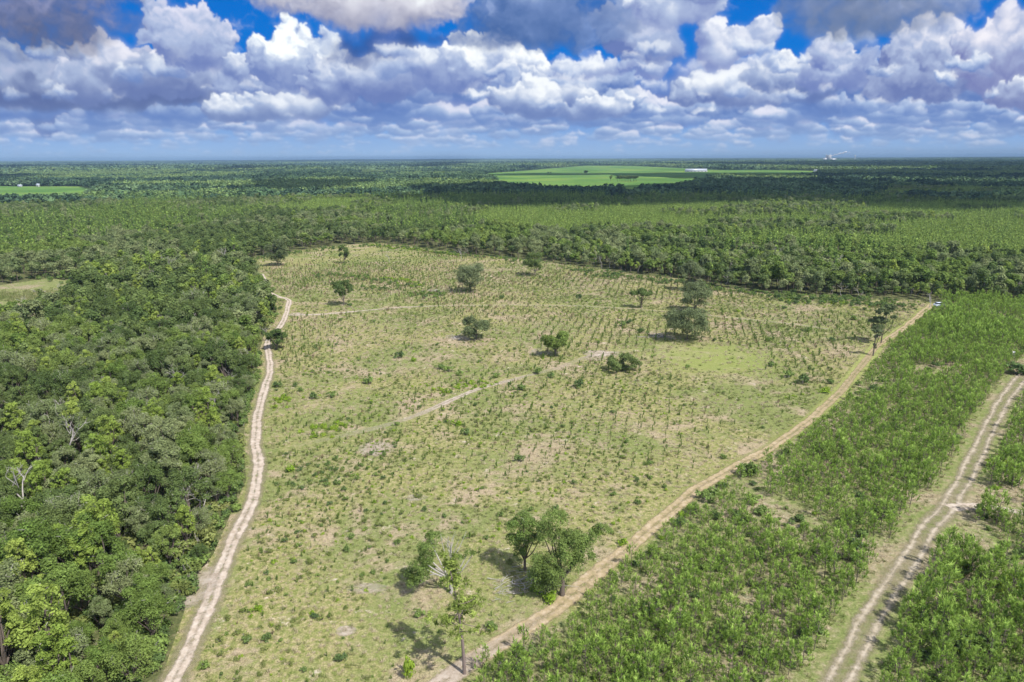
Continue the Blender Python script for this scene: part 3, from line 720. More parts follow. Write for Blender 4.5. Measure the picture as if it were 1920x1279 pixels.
def broadleaf(seed, R=3.4, Hc=6.8, Rz=3.2, nb=20, nl=1700, ls=.27, trunk=True, lean=(0, 0), gappy=.0, twigs=10, lobes=None, tr=.26):
    """crown and trunk of one broadleaf tree: (trunk MB, crown MB)"""
    rng = np.random.default_rng(seed); tb, cb = MB(), MB()
    if lobes is None:
        C, r = [], []
        while len(C) < nb:
            d = rng.normal(size=3); d /= np.linalg.norm(d)
            if d[2] < -.5: continue
            q = rng.uniform(.45, 1)**.6
            C.append((d[0]*R*q*.88+lean[0], d[1]*R*q*.88+lean[1], Hc+d[2]*Rz*q*.80)); r.append(R*rng.uniform(.15, .33))
        C, r = np.array(C), np.array(r)
    else:
        L = np.array(lobes, float); C, r = [], []
        for (x, y, z, q) in L:
            C.append((x, y, z)); r.append(q*.72)
            for _ in range(5):
                d = rng.normal(size=3); d /= np.linalg.norm(d); d[2] = abs(d[2])*.8 if rng.random() < .7 else d[2]
                C.append((x+d[0]*q*.75, y+d[1]*q*.75, z+d[2]*q*.65)); r.append(q*rng.uniform(.28, .5))
        C, r = np.array(C), np.array(r)
    leaves(cb, C, r, nl, ls, rng)
    if trunk:
        fork = np.array([lean[0]*.3, lean[1]*.3, Hc*.42])
        tb.tube([(0, 0, -.2), (lean[0]*.1, lean[1]*.1, Hc*.2), fork], [tr*1.25, tr, tr*.85], 7)
        idx = rng.permutation(len(C))[:9]
        for i in idx:
            limb(tb, fork-(0, 0, rng.uniform(0, Hc*.12)), C[i], tr*.55, .05, rng, .05)
        for _ in range(twigs):                              # bare grey twigs that stand out of the leaves
            i = rng.integers(len(C)); d = rng.normal(size=3); d[2] = abs(d[2])+.5; d /= np.linalg.norm(d)
            limb(tb, C[i]-d*r[i]*.6, C[i]+d*r[i]*rng.uniform(1.05, 1.5), .05, .02, rng, .12, 4, 4, 1)
    return tb, cb

def bare_tree(seed, Ht=8.0, spread=.55, r0=.2, depth=4, mb=None, start=(0, 0, 0), n0=4):
    rng = np.random.default_rng(seed); mb = mb or MB()
    def grow(p, d, L, r, k):
        e = p+d*L
        P = limb(mb, p, e, r, r*.55, rng, .07, 4, 5 if k > 2 else 4)
        if k == 0: return
        for j in range(rng.integers(2, 4)):
            q = rng.uniform(.45, 1.0); s = p+(e-p)*q
            dd = d+rng.normal(size=3)*spread; dd[2] = abs(dd[2])*.8+.15; dd /= np.linalg.norm(dd)
            grow(s, dd, L*rng.uniform(.5, .75), r*.55, k-1)
    s = np.array(start, float)
    grow(s, np.array([rng.uniform(-.12, .12), rng.uniform(-.12, .12), 1.0]), Ht*.42, r0, depth)
    return mb

def pine_big(seed, Ht=15.0, nl=900, lean=(-1.1, .2), crown=(.42, 1.0), R=2.6, tuft=.38, nb=30, r0=.2):
    rng = np.random.default_rng(seed); tb, cb = MB(), MB()
    P = [(lean[0]*t*t, lean[1]*t*t, Ht*t-.2*(t == 0)) for t in np.linspace(0, 1, 8)]
    tb.tube(P, np.linspace(r0, .04, 8), 7)
    C, r = [], []
    for i in range(nb):
        t = rng.uniform(*crown)**.9; a = rng.uniform(0, 2*math.pi)
        prof = math.sin(min(1, (t-crown[0])/(1-crown[0])*1.15+.18)*math.pi)**.7
        q = R*max(.25, prof)*rng.uniform(.35, 1.1)
        base = np.array((lean[0]*t*t, lean[1]*t*t, Ht*t)); e = base+np.array((math.cos(a)*q, math.sin(a)*q, rng.uniform(.1, .9)))
        limb(tb, base, e, .06, .02, rng, .08, 4, 4)
        for k in range(2):
            C.append(e+rng.normal(size=3)*.25-(0, 0, 0)); r.append(rng.uniform(.35, .6))
        C.append(base+(e-base)*.6); r.append(.35)
    C, r = np.array(C), np.array(r)
    leaves(cb, C, r, nl, tuft, rng, asp=.26, shell=(.3, 1.1), up=.4)
    return tb, cb

def young_pine(seed, Ht=3.8, n_whorl=6, nb=5, dens=15):
    """open young pine: upright shoots of bunched needles"""
    rng = np.random.default_rng(seed); tb, cb = MB(), MB()
    top = np.array([rng.uniform(-.2, .2), rng.uniform(-.2, .2), Ht])
    tb.tube([(0, 0, -.1), tuple(top*.5), tuple(top)], [.055, .04, .015], 5)
    shoots = [(top*.86, np.array([0, 0, 1.0]), Ht*.22, .9)]
    for w in range(n_whorl):
        t = .18+.68*w/(n_whorl-1); base = top*t; reach = Ht*.30*(1.05-t*.8)
        for b in range(nb if w < n_whorl-1 else nb-1):
            a = rng.uniform(0, 2*math.pi); d = np.array([math.cos(a), math.sin(a), rng.uniform(.25, .7)])
            e = base+d*reach*rng.uniform(.6, 1.15)
            limb(tb, base, e, .02, .01, rng, .06, 3, 4)
            sd = d*np.array([.45, .45, 1])+np.array([0, 0, .7]); sd /= np.linalg.norm(sd)
            shoots.append((e-sd*.15, sd, rng.uniform(.35, .6)*Ht/3.6, rng.uniform(.35, .85)))
    for (p, d, L, tn) in shoots:
        m = dens+int(dens*.5*(tn > .8))
        q = rng.uniform(0, 1, m)[:, None]; PP = p+d*L*q
        DD = d*1.0+rng.normal(size=(m, 3))*.48
        blades(cb, PP, DD, rng.uniform(.24, .42, m)*Ht/3.6, .062*Ht/3.6, rng, 0, np.clip(tn*.8+q[:, 0]*.25+rng.uniform(-.15, .15, m), 0, 1))
    return tb, cb

def seedling(seed, Ht=1.6, n=70):
    rng = np.random.default_rng(seed); cb = MB()
    cb.tube([(0, 0, -.05), (rng.uniform(-.05, .05), 0, Ht*.9)], [.03, .012], 4)
    q = rng.uniform(.08, 1, n); P = np.stack([rng.normal(size=n)*.05, rng.normal(size=n)*.05, q*Ht*.88], 1)
    D = rng.normal(size=(n, 3))*np.array([.6, .6, .2])+np.array([0, 0, .85])
    blades(cb, P, D, rng.uniform(.18, .34, n), .07, rng, 0, np.clip(.25+q*.5+rng.uniform(-.2, .2, n), 0, 1))
    if seed % 2:
        for _ in range(3):
            a = rng.uniform(0, 6.28); e = np.array([math.cos(a)*.22, math.sin(a)*.22, Ht*rng.uniform(.3, .6)]); m = 14
            blades(cb, np.repeat(e[None], m, 0)+rng.normal(size=(m, 3))*.05, rng.normal(size=(m, 3))*.5+(0, 0, .9), .26, .06, rng, 0, .5)
    return cb

def bush(seed, R=1.0, Hh=1.0, nl=330, ls=.14, nb=9):
    rng = np.random.default_rng(seed); cb = MB()
    C = [(rng.uniform(-1, 1)*R*.6, rng.uniform(-1, 1)*R*.6, Hh*rng.uniform(.2, .65)) for _ in range(nb)]; r = rng.uniform(.25, .5, nb)*R
    leaves(cb, C, r, nl, ls, rng, shell=(.5, 1.1), up=.4)
    for _ in range(4):
        a = rng.uniform(0, 6.28); limb(cb, (0, 0, 0), (math.cos(a)*R*.5, math.sin(a)*R*.5, Hh*.7), .03, .01, rng, .1, 3, 4, 1)
    return cb

def tuft(seed, Hh=.5, n=26, R=.28, wd=.045):
    rng = np.random.default_rng(seed); cb = MB()
    a = rng.uniform(0, 6.28, n); q = rng.uniform(0, R, n)
    P = np.stack([np.cos(a)*q, np.sin(a)*q, np.zeros(n)], 1); D = np.stack([np.cos(a)*.55, np.sin(a)*.55, np.full(n, 1.0)], 1)+rng.normal(size=(n, 3))*.28
    blades(cb, P, D, rng.uniform(.5, 1.1, n)*Hh, wd, rng, 0, rng.uniform(.2, .9, n)); return cb

def simple_tree(seed, R, Ht, n, ls, kind='round'):
    """a tree for the middle distance, crown and stem in one mesh"""
    rng = np.random.default_rng(seed); cb = MB()
    if kind == 'round':
        nb = 9; C = []; r = []
        for _ in range(nb):
            d = rng.normal(size=3); d /= np.linalg.norm(d); q = rng.uniform(.4, 1)
            C.append((d[0]*R*.7*q, d[1]*R*.7*q, Ht*.62+d[2]*Ht*.26*q)); r.append(R*rng.uniform(.3, .48))
        leaves(cb, C, r, n, ls, rng, shell=(.6, 1.1))
    else:
        nb = 10; C = []; r = []
        for i in range(nb):
            t = .34+.66*i/(nb-1); q = R*(1.15-t)*rng.uniform(.1, .9); a = rng.uniform(0, 6.28)
            C.append((math.cos(a)*q, math.sin(a)*q, Ht*t)); r.append(R*max(.18, (1.12-t))*rng.uniform(.5, .8))
        leaves(cb, C, r, n, ls, rng, shell=(.4, 1.1), asp=.4, up=.6)
    cb.tube([(0, 0, -.3), (0, 0, Ht*.7)], [.16, .08], 4, .5, 1)
    return cb

def patch_trees(seed, size, n, R, Ht, q, kind='round'):
    """a stand of far trees as one block"""
    rng = np.random.default_rng(seed); cb = MB()
    for i in range(n):
        x, y = rng.uniform(-size/2, size/2, 2); h = Ht*rng.uniform(.7, 1.2); r = R*rng.uniform(.7, 1.3)
        C = [(x, y, h*.68), (x+rng.uniform(-.4, .4)*r, y+rng.uniform(-.4, .4)*r, h*.85), (x+rng.uniform(-.5, .5)*r, y+rng.uniform(-.5, .5)*r, h*.45)]
        leaves(cb, C, (r*.8, r*.55, r*.8), q, r*.55, rng, shell=(.8, 1.1), tint=rng.uniform(.2, .8))
    return cb

# ------------------------------------------------------------------ prototypes that the scattered masses use
protos = {}
def proto(group, mb, mats):
    if group not in protos: protos[group] = bpy.data.collections.new('forms_'+group)
    o = mb.build(group+'_form', mats, link=False); protos[group].objects.link(o); return o
def joined(tb, cb, bark, leaf, dead='grey'):
    m = MB(); m.v = tb.v+cb.v; off = 0; m.f = list(tb.f)+[f+tb.n for f in cb.f]; m.t = tb.t+cb.t
    m.m = [x+1 for x in tb.m]+[x*0 for x in cb.m]; m.n = tb.n+cb.n
    return m, [MT[leaf], MT[bark], MT[dead]]

def scatter(name, group, x, y, scale, label=None, kind='stuff', idx=None, tilt=.0, zs=None, z=None):
    """one object of many rooted plants: points with geometry nodes"""
    n = len(x)
    if n == 0: return None
    me = bpy.data.meshes.new(name); me.vertices.add(n)
    zz = ground_z(x, y) if z is None else z
    me.vertices.foreach_set('co', np.stack([x, y, zz], 1).astype(np.float32).ravel())
    nf = len(protos[group].objects)
    if idx is None: idx = NR.integers(0, nf, n)
    a = me.attributes.new('idx', 'INT', 'POINT'); a.data.foreach_set('value', np.asarray(idx, np.int32))
    rot = np.stack([NR.normal(size=n)*tilt, NR.normal(size=n)*tilt, NR.uniform(0, 6.283, n)], 1)
    a = me.attributes.new('rot', 'FLOAT_VECTOR', 'POINT'); a.data.foreach_set('vector', rot.astype(np.float32).ravel())
    s = np.broadcast_to(scale, (n,)); sz = s*(NR.uniform(.85, 1.15, n) if zs is None else zs)
    a = me.attributes.new('scl', 'FLOAT_VECTOR', 'POINT'); a.data.foreach_set('vector', np.stack([s, s, sz], 1).astype(np.float32).ravel())
    o = bpy.data.objects.new(name, me); scene.collection.objects.link(o)
    ng = bpy.data.node_groups.new(name, 'GeometryNodeTree')
    ng.interface.new_socket('Geometry', in_out='INPUT', socket_type='NodeSocketGeometry')
    ng.interface.new_socket('Geometry', in_out='OUTPUT', socket_type='NodeSocketGeometry')
    gi = ng.nodes.new('NodeGroupInput'); go = ng.nodes.new('NodeGroupOutput')
    ci = ng.nodes.new('GeometryNodeCollectionInfo'); ci.inputs['Collection'].default_value = protos[group]
    ci.inputs['Separate Children'].default_value = True; ci.inputs['Reset Children'].default_value = True
    ip = ng.nodes.new('GeometryNodeInstanceOnPoints'); ip.inputs['Pick Instance'].default_value = True
    def na(nm, ty):
        q = ng.nodes.new('GeometryNodeInputNamedAttribute'); q.data_type = ty; q.inputs['Name'].default_value = nm; return q.outputs[0]
    ng.links.new(gi.outputs[0], ip.inputs['Points']); ng.links.new(ci.outputs[0], ip.inputs['Instance'])
    ng.links.new(na('idx', 'INT'), ip.inputs['Instance Index']); ng.links.new(na('rot', 'FLOAT_VECTOR'), ip.inputs['Rotation']); ng.links.new(na('scl', 'FLOAT_VECTOR'), ip.inputs['Scale'])
    ng.links.new(ip.outputs[0], go.inputs[0])
    md = o.modifiers.new('scatter', 'NODES'); md.node_group = ng
    return tag(o, label, None, None, kind)

def grid(rmin, rmax, sp, jit=.42, az=44, behind=0):
    """jittered points in the camera's wedge of the land"""
    t = math.tan(math.radians(az)); xm = rmax*math.sin(math.radians(az))+10
    nx = int(2*xm/sp); ny = int(rmax/sp)
    X, Y = np.meshgrid((np.arange(nx)-nx/2)*sp, (np.arange(ny)+.5)*sp)
    X = X.ravel()+NR.uniform(-jit, jit, X.size)*sp; Y = Y.ravel()+NR.uniform(-jit, jit, Y.size)*sp
    d = np.hypot(X, Y); k = (d >= rmin) & (d < rmax) & (np.abs(X) < Y*t+25)
    return X[k], Y[k]

def project(x, y, z=0.0):
    """place in the photograph (pixels) of a world point"""
    dep = y*CP+(H-z)*SP; up = -(H-z)*CP+y*SP
    return 960+1280*x/dep, 639.5-1280*up/dep, 1280/dep

print('setup', time.time()-T0)
# --- high detail forms, also the masters of the single trees
oak_forms = []; LOOK = {}
def master(kind, name, tb, cb, bark, leaf, dead='grey'):
    tm = tb.data('trunk', [MT[bark], MT[dead]]) if tb.n else None
    cm = cb.data('crown', [MT[leaf], MT['grey']])
    LOOK.setdefault(kind, []).append((name, tm, cm))
    m, mats = joined(tb, cb, bark, leaf, dead); proto(kind, m, mats)
for s, (leaf, n) in enumerate([('oak', 5), ('oak_dark', 3), ('green', 3)]):
    for i in range(n):
        sd = 100*s+i+1; rg = np.random.default_rng(sd)
        Rr = rg.uniform(2.3, 3.7)
        tb, cb = broadleaf(sd, Rr, rg.uniform(4.9, 6.4), rg.uniform(3.4, 4.6), 40, 6500, .125, twigs=34 if leaf == 'oak' else 12)
        master(leaf, 'broadleaf_tree', tb, cb, 'bark', leaf)
for i in range(3):
    rg = np.random.default_rng(300+i)
    tb, cb = broadleaf(300+i, 1.9, 5.8, 4.6, 46, 3600, .125, twigs=10)
    master('bright', 'yellow_green_tree', tb, cb, 'bark', 'bright')
for i in range(4):
    mb = bare_tree(400+i, 9.5+i*.7, .6, .2, 4)
    LOOK.setdefault('bare', []).append(('dead_tree', mb.data('trunk', [MT['grey']]), None)); proto('bare', mb, [MT['grey']])
for i in range(3):
    tb, cb = pine_big(500+i, 13+i, 1600, (R.uniform(-.5, .5), 0), (.45, 1), 2.0, .26, 24, .16); master('pine', 'tall_pine', tb, cb, 'pinebark', 'pine')
for i in range(5):
    tb, cb = young_pine(600+i, 3.3+.3*i); master('young', 'young_pine', tb, cb, 'bark', 'young')
for i in range(4): proto('seed', seedling(700+i, 1.2+.2*i), [MT['seed'], MT['bark']])
for i in range(2): proto('seed', seedling(720+i, 1.4, 46), [MT['stalk'], MT['bark']])
for i in range(4): proto('shrub', bush(750+i, 1.0, 1.0+.25*i), [MT['shrub'], MT['grey']])
for i in range(2): proto('lime', bush(770+i, 1.0, .8, 260, .13), [MT['lime'], MT['grey']])
for i in range(4): proto('weed', bush(780+i, 1.0, .9+.25*i, 300, .12, 7), [MT['weed'], MT['grey']])
for i in range(3): proto('straw', tuft(820+i, .40+.08*i, 34, .45, .06), [MT['straw']])
for i in range(5): proto('tuft', tuft(800+i, .42+.08*i), [MT['grass']])
# --- middle distance
for i in range(4): proto('mid_oak', simple_tree(900+i, 3.5, 10.5, 800, .36), [MT['oak'], MT['bark']])
for i in range(4): proto('mid_oak', simple_tree(910+i, 3.3, 10.5, 800, .36), [MT['oak_dark'], MT['bark']])
for i in range(3): proto('mid_oak', simple_tree(920+i, 3.2, 10.5, 800, .36), [MT['green'], MT['bark']])
proto('mid_oak', simple_tree(930, 2.6, 11, 360, .5), [MT['bright'], MT['bark']])
for i in range(4): proto('mid_pine', simple_tree(940+i, 1.9, 13, 420, .45, 'cone'), [MT['pine'], MT['pinebark']])
for i in range(4): proto('mid_plant', simple_tree(960+i, 1.35, 9.5, 340, .4, 'cone'), [MT['plant'], MT['pinebark']])
# --- far blocks
for i in range(4): proto('far', patch_trees(1000+i, 30, 16, 4.6, 12.5, 26), [MT['far']])
for i in range(2): proto('far', patch_trees(1010+i, 30, 18, 4.4, 15, 26), [MT['far_dark']])
for i in range(2): proto('far', patch_trees(1020+i, 30, 26, 3.0, 12, 20), [MT['far_pine']])
for i in range(3): proto('vfar', patch_trees(1030+i, 110, 60, 8.5, 15, 10), [MT['far']])
for i in range(2): proto('vfar', patch_trees(1040+i, 110, 60, 8.5, 17, 10), [MT['far_dark']])
proto('vfar', patch_trees(1050, 110, 70, 7.5, 13, 10), [MT['far_pine']])
print('forms', time.time()-T0)

def area_words(px, py):
    if px < 520: side = 'left forest'
    elif px > 1500: side = 'right-hand woods'
    else: side = 'wood behind the clearing'
    return side

def place_tree(kind, form, x, y, sc, rz, label, cat, group=None, name=None, wide=1.0, z=0.0):
    nm, tm, cm = LOOK[kind][form]
    e = empty(name or nm, (x, y, float(ground_z(x, y))+z), rz, (sc*wide, sc*wide, sc))
    if tm is not None:
        o = bpy.data.objects.new('trunk', tm); scene.collection.objects.link(o); o.parent = e
    if cm is not None:
        o = bpy.data.objects.new('crown', cm); scene.collection.objects.link(o); o.parent = e
    return tag(e, label, cat, group)

# ------------------------------------------------------------------ the forest
def clear_of(x, y, d=5.0):
    ok = np.ones(len(x), bool)
    for l, w in ((gA, 3.4), (gB, 3.2), (gC, 5.2), (gC2, 3.5)): ok &= dist_line(x, y, l) > w
    return ok
X, Y = grid(48, 420, 3.95, .48)
z = zone(X, Y); k = (z == 0) & clear_of(X, Y); X, Y = X[k], Y[k]
n1 = noise2(X, Y, 26, 1); n2 = noise2(X, Y, 14, 2); rv = NR.random(len(X))
px, py, ps = project(X, Y, 7.0)
dk = np.exp(-(((px-300)/170)**2+((py-560)/75)**2))                     # more dark oaks here, their colour standing in for shade on the left forest
nn_ = n1+.75*(rv-.5)
kind = np.where(nn_ < .34, 'oak_dark', np.where(nn_ > .66, 'green', 'oak'))
kind = np.where((dk > .45) & (rv < .8), 'oak_dark', kind)
kind = np.where((NR.random(len(X)) < .07) | ((n2 > .70) & (NR.random(len(X)) < .4)), 'bright', kind)
kind = np.where((NR.random(len(X)) < .06), 'bare', kind)
kind = np.where((kind == 'bright') & (px > 520) & (NR.random(len(X)) < .7), 'green', kind)
kind = np.where((NR.random(len(X)) < .03) & (py < 520), 'pine', kind)
hue = np.clip(.52+.72*NR.random(len(X))+.40*(noise2(X, Y, 18, 9)-.5), .5, 1.4)
D = np.hypot(X, Y); edge = np.minimum(dist_line(X, Y, gA), dist_line(X, Y, GL(EDGE_T)))
hue *= np.where(edge < 8, .78, 1.0)
inview = (px > -25) & (px < 1945) & (py > 290) & (py < 1330)
size = np.where(inview, ps*hue, 0)
order = np.argsort(-size)
single = np.zeros(len(X), bool)
caps = {'broad': 285, 'bright': 90, 'bare': 60, 'pine': 12}
cnt = {a: 0 for a in caps}
for i in order:
    if size[i] <= 0: break
    c = 'broad' if kind[i] in ('oak', 'oak_dark', 'green') else kind[i]
    if cnt[c] < caps[c]: cnt[c] += 1; single[i] = True
where_old = lambda a, b: ('at the lower left corner of the forest' if a < 300 and b > 1000 else 'in the dense forest along the left sandy track' if a < 520 and b > 640 and a > 250 else 'in the left forest far from the sandy track' if a < 520 and b > 560 else 'in the left forest beyond the small grassy opening' if a < 520 else 'in the wood along the far edge of the clearing' if a < 1500 else 'in the wood behind the parked car')
def where(a, b):
    if a >= 1500: return 'behind the parked car' if a > 1680 else 'at the right end of the far wood edge'
    if a >= 520:
        c = 'left' if a < 800 else 'middle' if a < 1150 else 'right'
        return f'in the {c} part of the far wood edge'
    row = 'bottom of the picture' if b > 1130 else 'grey dead crowns' if b > 950 else 'middle of the left edge' if b > 760 else 'dark patch' if b > 590 else 'small grassy opening' if b > 480 else 'far left field'
    col = 'at the left picture edge' if a < 130 else 'in the left forest' if a < 300 else 'close to the left sandy track'
    return f'{col}, near the {row}' if b <= 760 or b > 950 else f'{col}, level with the track bend'
LAB = {'oak': 'grey-green oak crown', 'oak_dark': 'dark oak crown', 'green': 'mid green crown', 'bright': 'narrow yellow-green tree', 'bare': 'leafless bleached dead tree', 'pine': 'tall dark pine'}
for i in np.nonzero(single)[0]:
    kd = kind[i]; fm = R.randrange(len(LOOK[kd]))
    place_tree(kd, fm, X[i], Y[i], float(hue[i])*(1.0 if kd != 'bare' else .95), R.uniform(0, 6.28), ('large ' if hue[i] > 1.08 else 'small ' if hue[i] < .88 else 'middling ')+LAB[kd]+' '+where(px[i], py[i]), {'bare': 'dead tree'}.get(kd, 'tree'), {'bright': 'yellow-green trees in the forest', 'bare': 'dead grey trees in the forest', 'pine': 'tall pines in the forest'}.get(kd, 'broadleaf trees of the forest'))
for a, b, sc_, lab in [(195, 1075, 1.25, 'largest yellow-green tree, standing alone among the lower left oaks'), (105, 1290, 1.3, 'yellow-green tree in the lower left corner'), (18, 1290, 1.2, 'yellow-green tree cut by the lower left picture edge'), (95, 990, 1.15, 'tall yellow-green tree beside the grey dead crown on the left'), (140, 985, 1.0, 'second yellow-green tree beside the grey dead crown on the left'), (55, 900, 1.0, 'yellow-green tree near the left picture edge, level with the faint track'), (150, 850, 1.1, 'bushy yellow-green tree in the middle of the left forest'), (408, 770, 1.1, 'bright tree close to the upper part of the left sandy track'), (350, 700, 1.15, 'yellow-green tree on the left of the track, level with the round thicket'), (215, 665, 1.1, 'yellow-green tree below the dark patch of the left forest'), (275, 640, .8, 'slender yellow-green tree at the dark patch of the left forest'), (395, 485, 1.1, 'golden green tree at the top of the left forest')]:
    x, y = G(a, b); place_tree('bright', R.randrange(3), x, y, sc_*1.12, R.uniform(0, 6), lab, 'tree', 'yellow-green trees in the forest')
rest = ~single
# near rest at full detail, farther rest simple
near = rest & (D < 230)
for kd in ('oak', 'oak_dark', 'green', 'bright', 'bare', 'pine'):
    s = near & (kind == kd)
    scatter({'oak': 'oak_woodland', 'oak_dark': 'dark_oak_woodland', 'green': 'green_woodland', 'bright': 'yellow_green_woodland', 'bare': 'dead_wood_stand', 'pine': 'pine_woodland'}[kd], kd, X[s], Y[s], hue[s], tilt=.04)
s = rest & ~near
im = {'oak': (0, 4), 'oak_dark': (4, 8), 'green': (8, 11), 'bright': (11, 12)}
s1 = s & np.isin(kind, list(im)); ii = np.array([R.randrange(*im[q]) for q in kind[s1]], int)
scatter('broadleaf_forest', 'mid_oak', X[s1], Y[s1], hue[s1], idx=ii)
s2 = s & (kind == 'pine'); scatter('pine_forest', 'mid_pine', X[s2], Y[s2], hue[s2]*1.05)
s3 = s & (kind == 'bare'); scatter('dead_tree_mass', 'bare', X[s3], Y[s3], hue[s3])
X2, Y2 = grid(48, 300, 2.4, .5); z2 = zone(X2, Y2); k2 = (z2 == 0) & clear_of(X2, Y2) & (NR.random(len(X2)) < .92)
h2 = NR.random(len(X2)) < .55
scatter('forest_understory', 'weed', X2[k2 & h2], Y2[k2 & h2], 1.2+1.4*NR.random((k2 & h2).sum()))
scatter('forest_shrubbery', 'shrub', X2[k2 & ~h2], Y2[k2 & ~h2], 1.0+1.1*NR.random((k2 & ~h2).sum()))
print('near forest', len(X), int(single.sum()), time.time()-T0)

X, Y = grid(420, 1050, 6.2); z = zone(X, Y); k = (z == 0); X, Y = X[k], Y[k]
n1 = noise2(X, Y, 55, 4); n3 = noise2(X, Y, 130, 5); rv = NR.random(len(X))
q = np.where(n1+.3*(rv-.5) < .4, NR.integers(4, 8, len(X)), np.where(n1 > .62, NR.integers(8, 11, len(X)), NR.integers(0, 4, len(X))))
q = np.where(NR.random(len(X)) < .015, 11, q)
pm = (n3 > .60) & (NR.random(len(X)) < .75)
pxx, pyy, _ = project(X, Y, 10.0)
pm |= (pyy < 400) & (pxx > 700) & (pxx < 1350) & (NR.random(len(X)) < .6)
scatter('distant_broadleaf_forest', 'mid_oak', X[~pm], Y[~pm], 1.0*(.8+.5*NR.random((~pm).sum())), idx=q[~pm])
scatter('distant_pine_forest', 'mid_pine', X[pm], Y[pm], 1.0*(.85+.4*NR.random(pm.sum())))
X, Y = grid(400, 1500, 3.4, .35); z = zone(X, Y); k = (z == 5) & (noise2(X, Y, 60, 6) < .74); X, Y = X[k], Y[k]
scatter('pine_plantation', 'mid_plant', X, Y, .8+.35*NR.random(len(X)))
print('plantation', len(X))
# mixed broadleaf strips inside the plantation
X, Y = grid(400, 1500, 6.5); z = zone(X, Y); k = (z == 5) & (noise2(X, Y, 60, 6) > .68); X, Y = X[k], Y[k]
scatter('broadleaf_belt', 'mid_oak', X, Y, .85+.4*NR.random(len(X)))
X, Y = grid(1050, 3400, 21, .5); z = zone(X, Y); k = (z == 0) | (z == 5) & (np.hypot(X, Y) > 1500)
for dx, dy in ((0, 18), (0, -18), (18, 0), (-18, 0)): k &= zone(X+dx, Y+dy) != 4
X, Y = X[k], Y[k]
n1 = noise2(X, Y, 240, 7)+.25*(NR.random(len(X))-.5)
q = np.where(n1 < .38, NR.integers(0, 2, len(X)) , np.where(n1 > .6, NR.integers(6, 8, len(X)), np.where(n1 < .5, NR.integers(4, 6, len(X)), NR.integers(0, 4, len(X)))))
scatter('far_forest', 'far', X, Y, .65+.45*NR.random(len(X)), idx=q)
X, Y = grid(3400, 15000, 92, .5); z = zone(X, Y); k = (z != 4)
for dx, dy in ((0, 60), (0, -60), (55, 0), (-55, 0)): k &= zone(X+dx, Y+dy) != 4
X, Y = X[k], Y[k]
n1 = noise2(X, Y, 900, 8)+.2*(NR.random(len(X))-.5)
q = np.where(n1 < .35, NR.integers(3, 5, len(X)), np.where(n1 > .62, 5, NR.integers(0, 3, len(X))))
scatter('very_far_forest', 'vfar', X, Y, .8+.5*NR.random(len(X)), idx=q)
print('far forest', len(X), time.time()-T0)

# ------------------------------------------------------------------ young pines on the right
X, Y = grid(50, 420, 1.75, .42); z = zone(X, Y)
dB = dist_line(X, Y, gB); dC = dist_line(X, Y, gC)
gap = noise2(X, Y, 16, 11)*.6+noise2(X, Y, 6, 12)*.4
k = (z == 2) & (dB > 3.0) & (dC > 3.8) & (dist_line(X, Y, gC2) > 3.2) & (gap > .25+.05*(dC < 7))
rv = NR.random(len(X)); k &= rv < .97
Xp, Yp = X[k], Y[k]
sc = (.50+.72*NR.random(len(Xp)))*np.where(dist_line(Xp, Yp, gB) < 9, .72, 1.0)*(.75+.5*noise2(Xp, Yp, 30, 13))
px, py, ps = project(Xp, Yp, 1.5)
size = np.where((px > 0) & (px < 1920) & (py < 1279), ps*sc, 0); order = np.argsort(-size)[:290]
sg = np.zeros(len(Xp), bool); sg[order] = True
for i in order:
    wh = ('beside the boundary track' if dist_line(Xp[i:i+1], Yp[i:i+1], gB)[0] < 14 else 'beside the two-rut track' if dist_line(Xp[i:i+1], Yp[i:i+1], gC)[0] < 14 else 'right of the two-rut track' if px[i] > 1680 else 'between the two tracks')
    hg = 'tall' if sc[i] > .95 else 'small' if sc[i] < .68 else 'middling'
    place_tree('young', R.randrange(5), Xp[i], Yp[i], float(sc[i])*1.06, R.uniform(0, 6.28), f'{hg} young pine {wh}, '+('by the lower edge' if py[i] > 1180 else 'level with the big oak' if py[i] > 1040 else 'level with the sandy spur' if py[i] > 930 else 'farther back'), 'pine', 'young pines on the right')
scatter('young_pine_stand', 'young', Xp[~sg], Yp[~sg], sc[~sg]*1.06, tilt=.05)
print('young pines', len(Xp), time.time()-T0)

# undergrowth between them
X, Y = grid(50, 420, 2.6, .5); z = zone(X, Y); k = (z == 2) & (dist_line(X, Y, gB) > 2.6) & (dist_line(X, Y, gC) > 4.2) & (dist_line(X, Y, gC2) > 3) & (NR.random(len(X)) < .42); Xs, Ys = X[k], Y[k]
scs = .45+.75*NR.random(len(Xs))**2
lime = NR.random(len(Xs)) < .12
px, py, ps = project(Xs, Ys, .5); size = np.where((px > 0) & (px < 1920) & (py < 1279) & ~lime, ps*scs, 0); order = np.argsort(-size)[:120]
def single_shrub(x, y, s, label, group, mesh_kind='shrub', wide=1.25, name='shrub', cat='shrub'):
    src = protos[mesh_kind].objects[R.randrange(len(protos[mesh_kind].objects))]
    o = bpy.data.objects.new(name, src.data); scene.collection.objects.link(o)
    o.location = (x, y, 0); o.rotation_euler = (0, 0, R.uniform(0, 6.28)); o.scale = (s*wide, s*wide, s)
    return tag(o, label, cat, group)
sg = np.zeros(len(Xs), bool); sg[order] = True
for i in order: single_shrub(Xs[i], Ys[i], float(scs[i])*1.2, ('broad' if scs[i] > .9 else 'low')+' shrub among the young pines '+('right of the two-rut track' if px[i] > 1650 else 'between the two tracks')+(', by the lower edge' if py[i] > 1150 else ', level with the big oak' if py[i] > 1000 else ', farther back'), 'shrubs among the young pines')
scatter('plantation_shrubbery', 'shrub', Xs[~sg & ~lime], Ys[~sg & ~lime], scs[~sg & ~lime]*1.1)
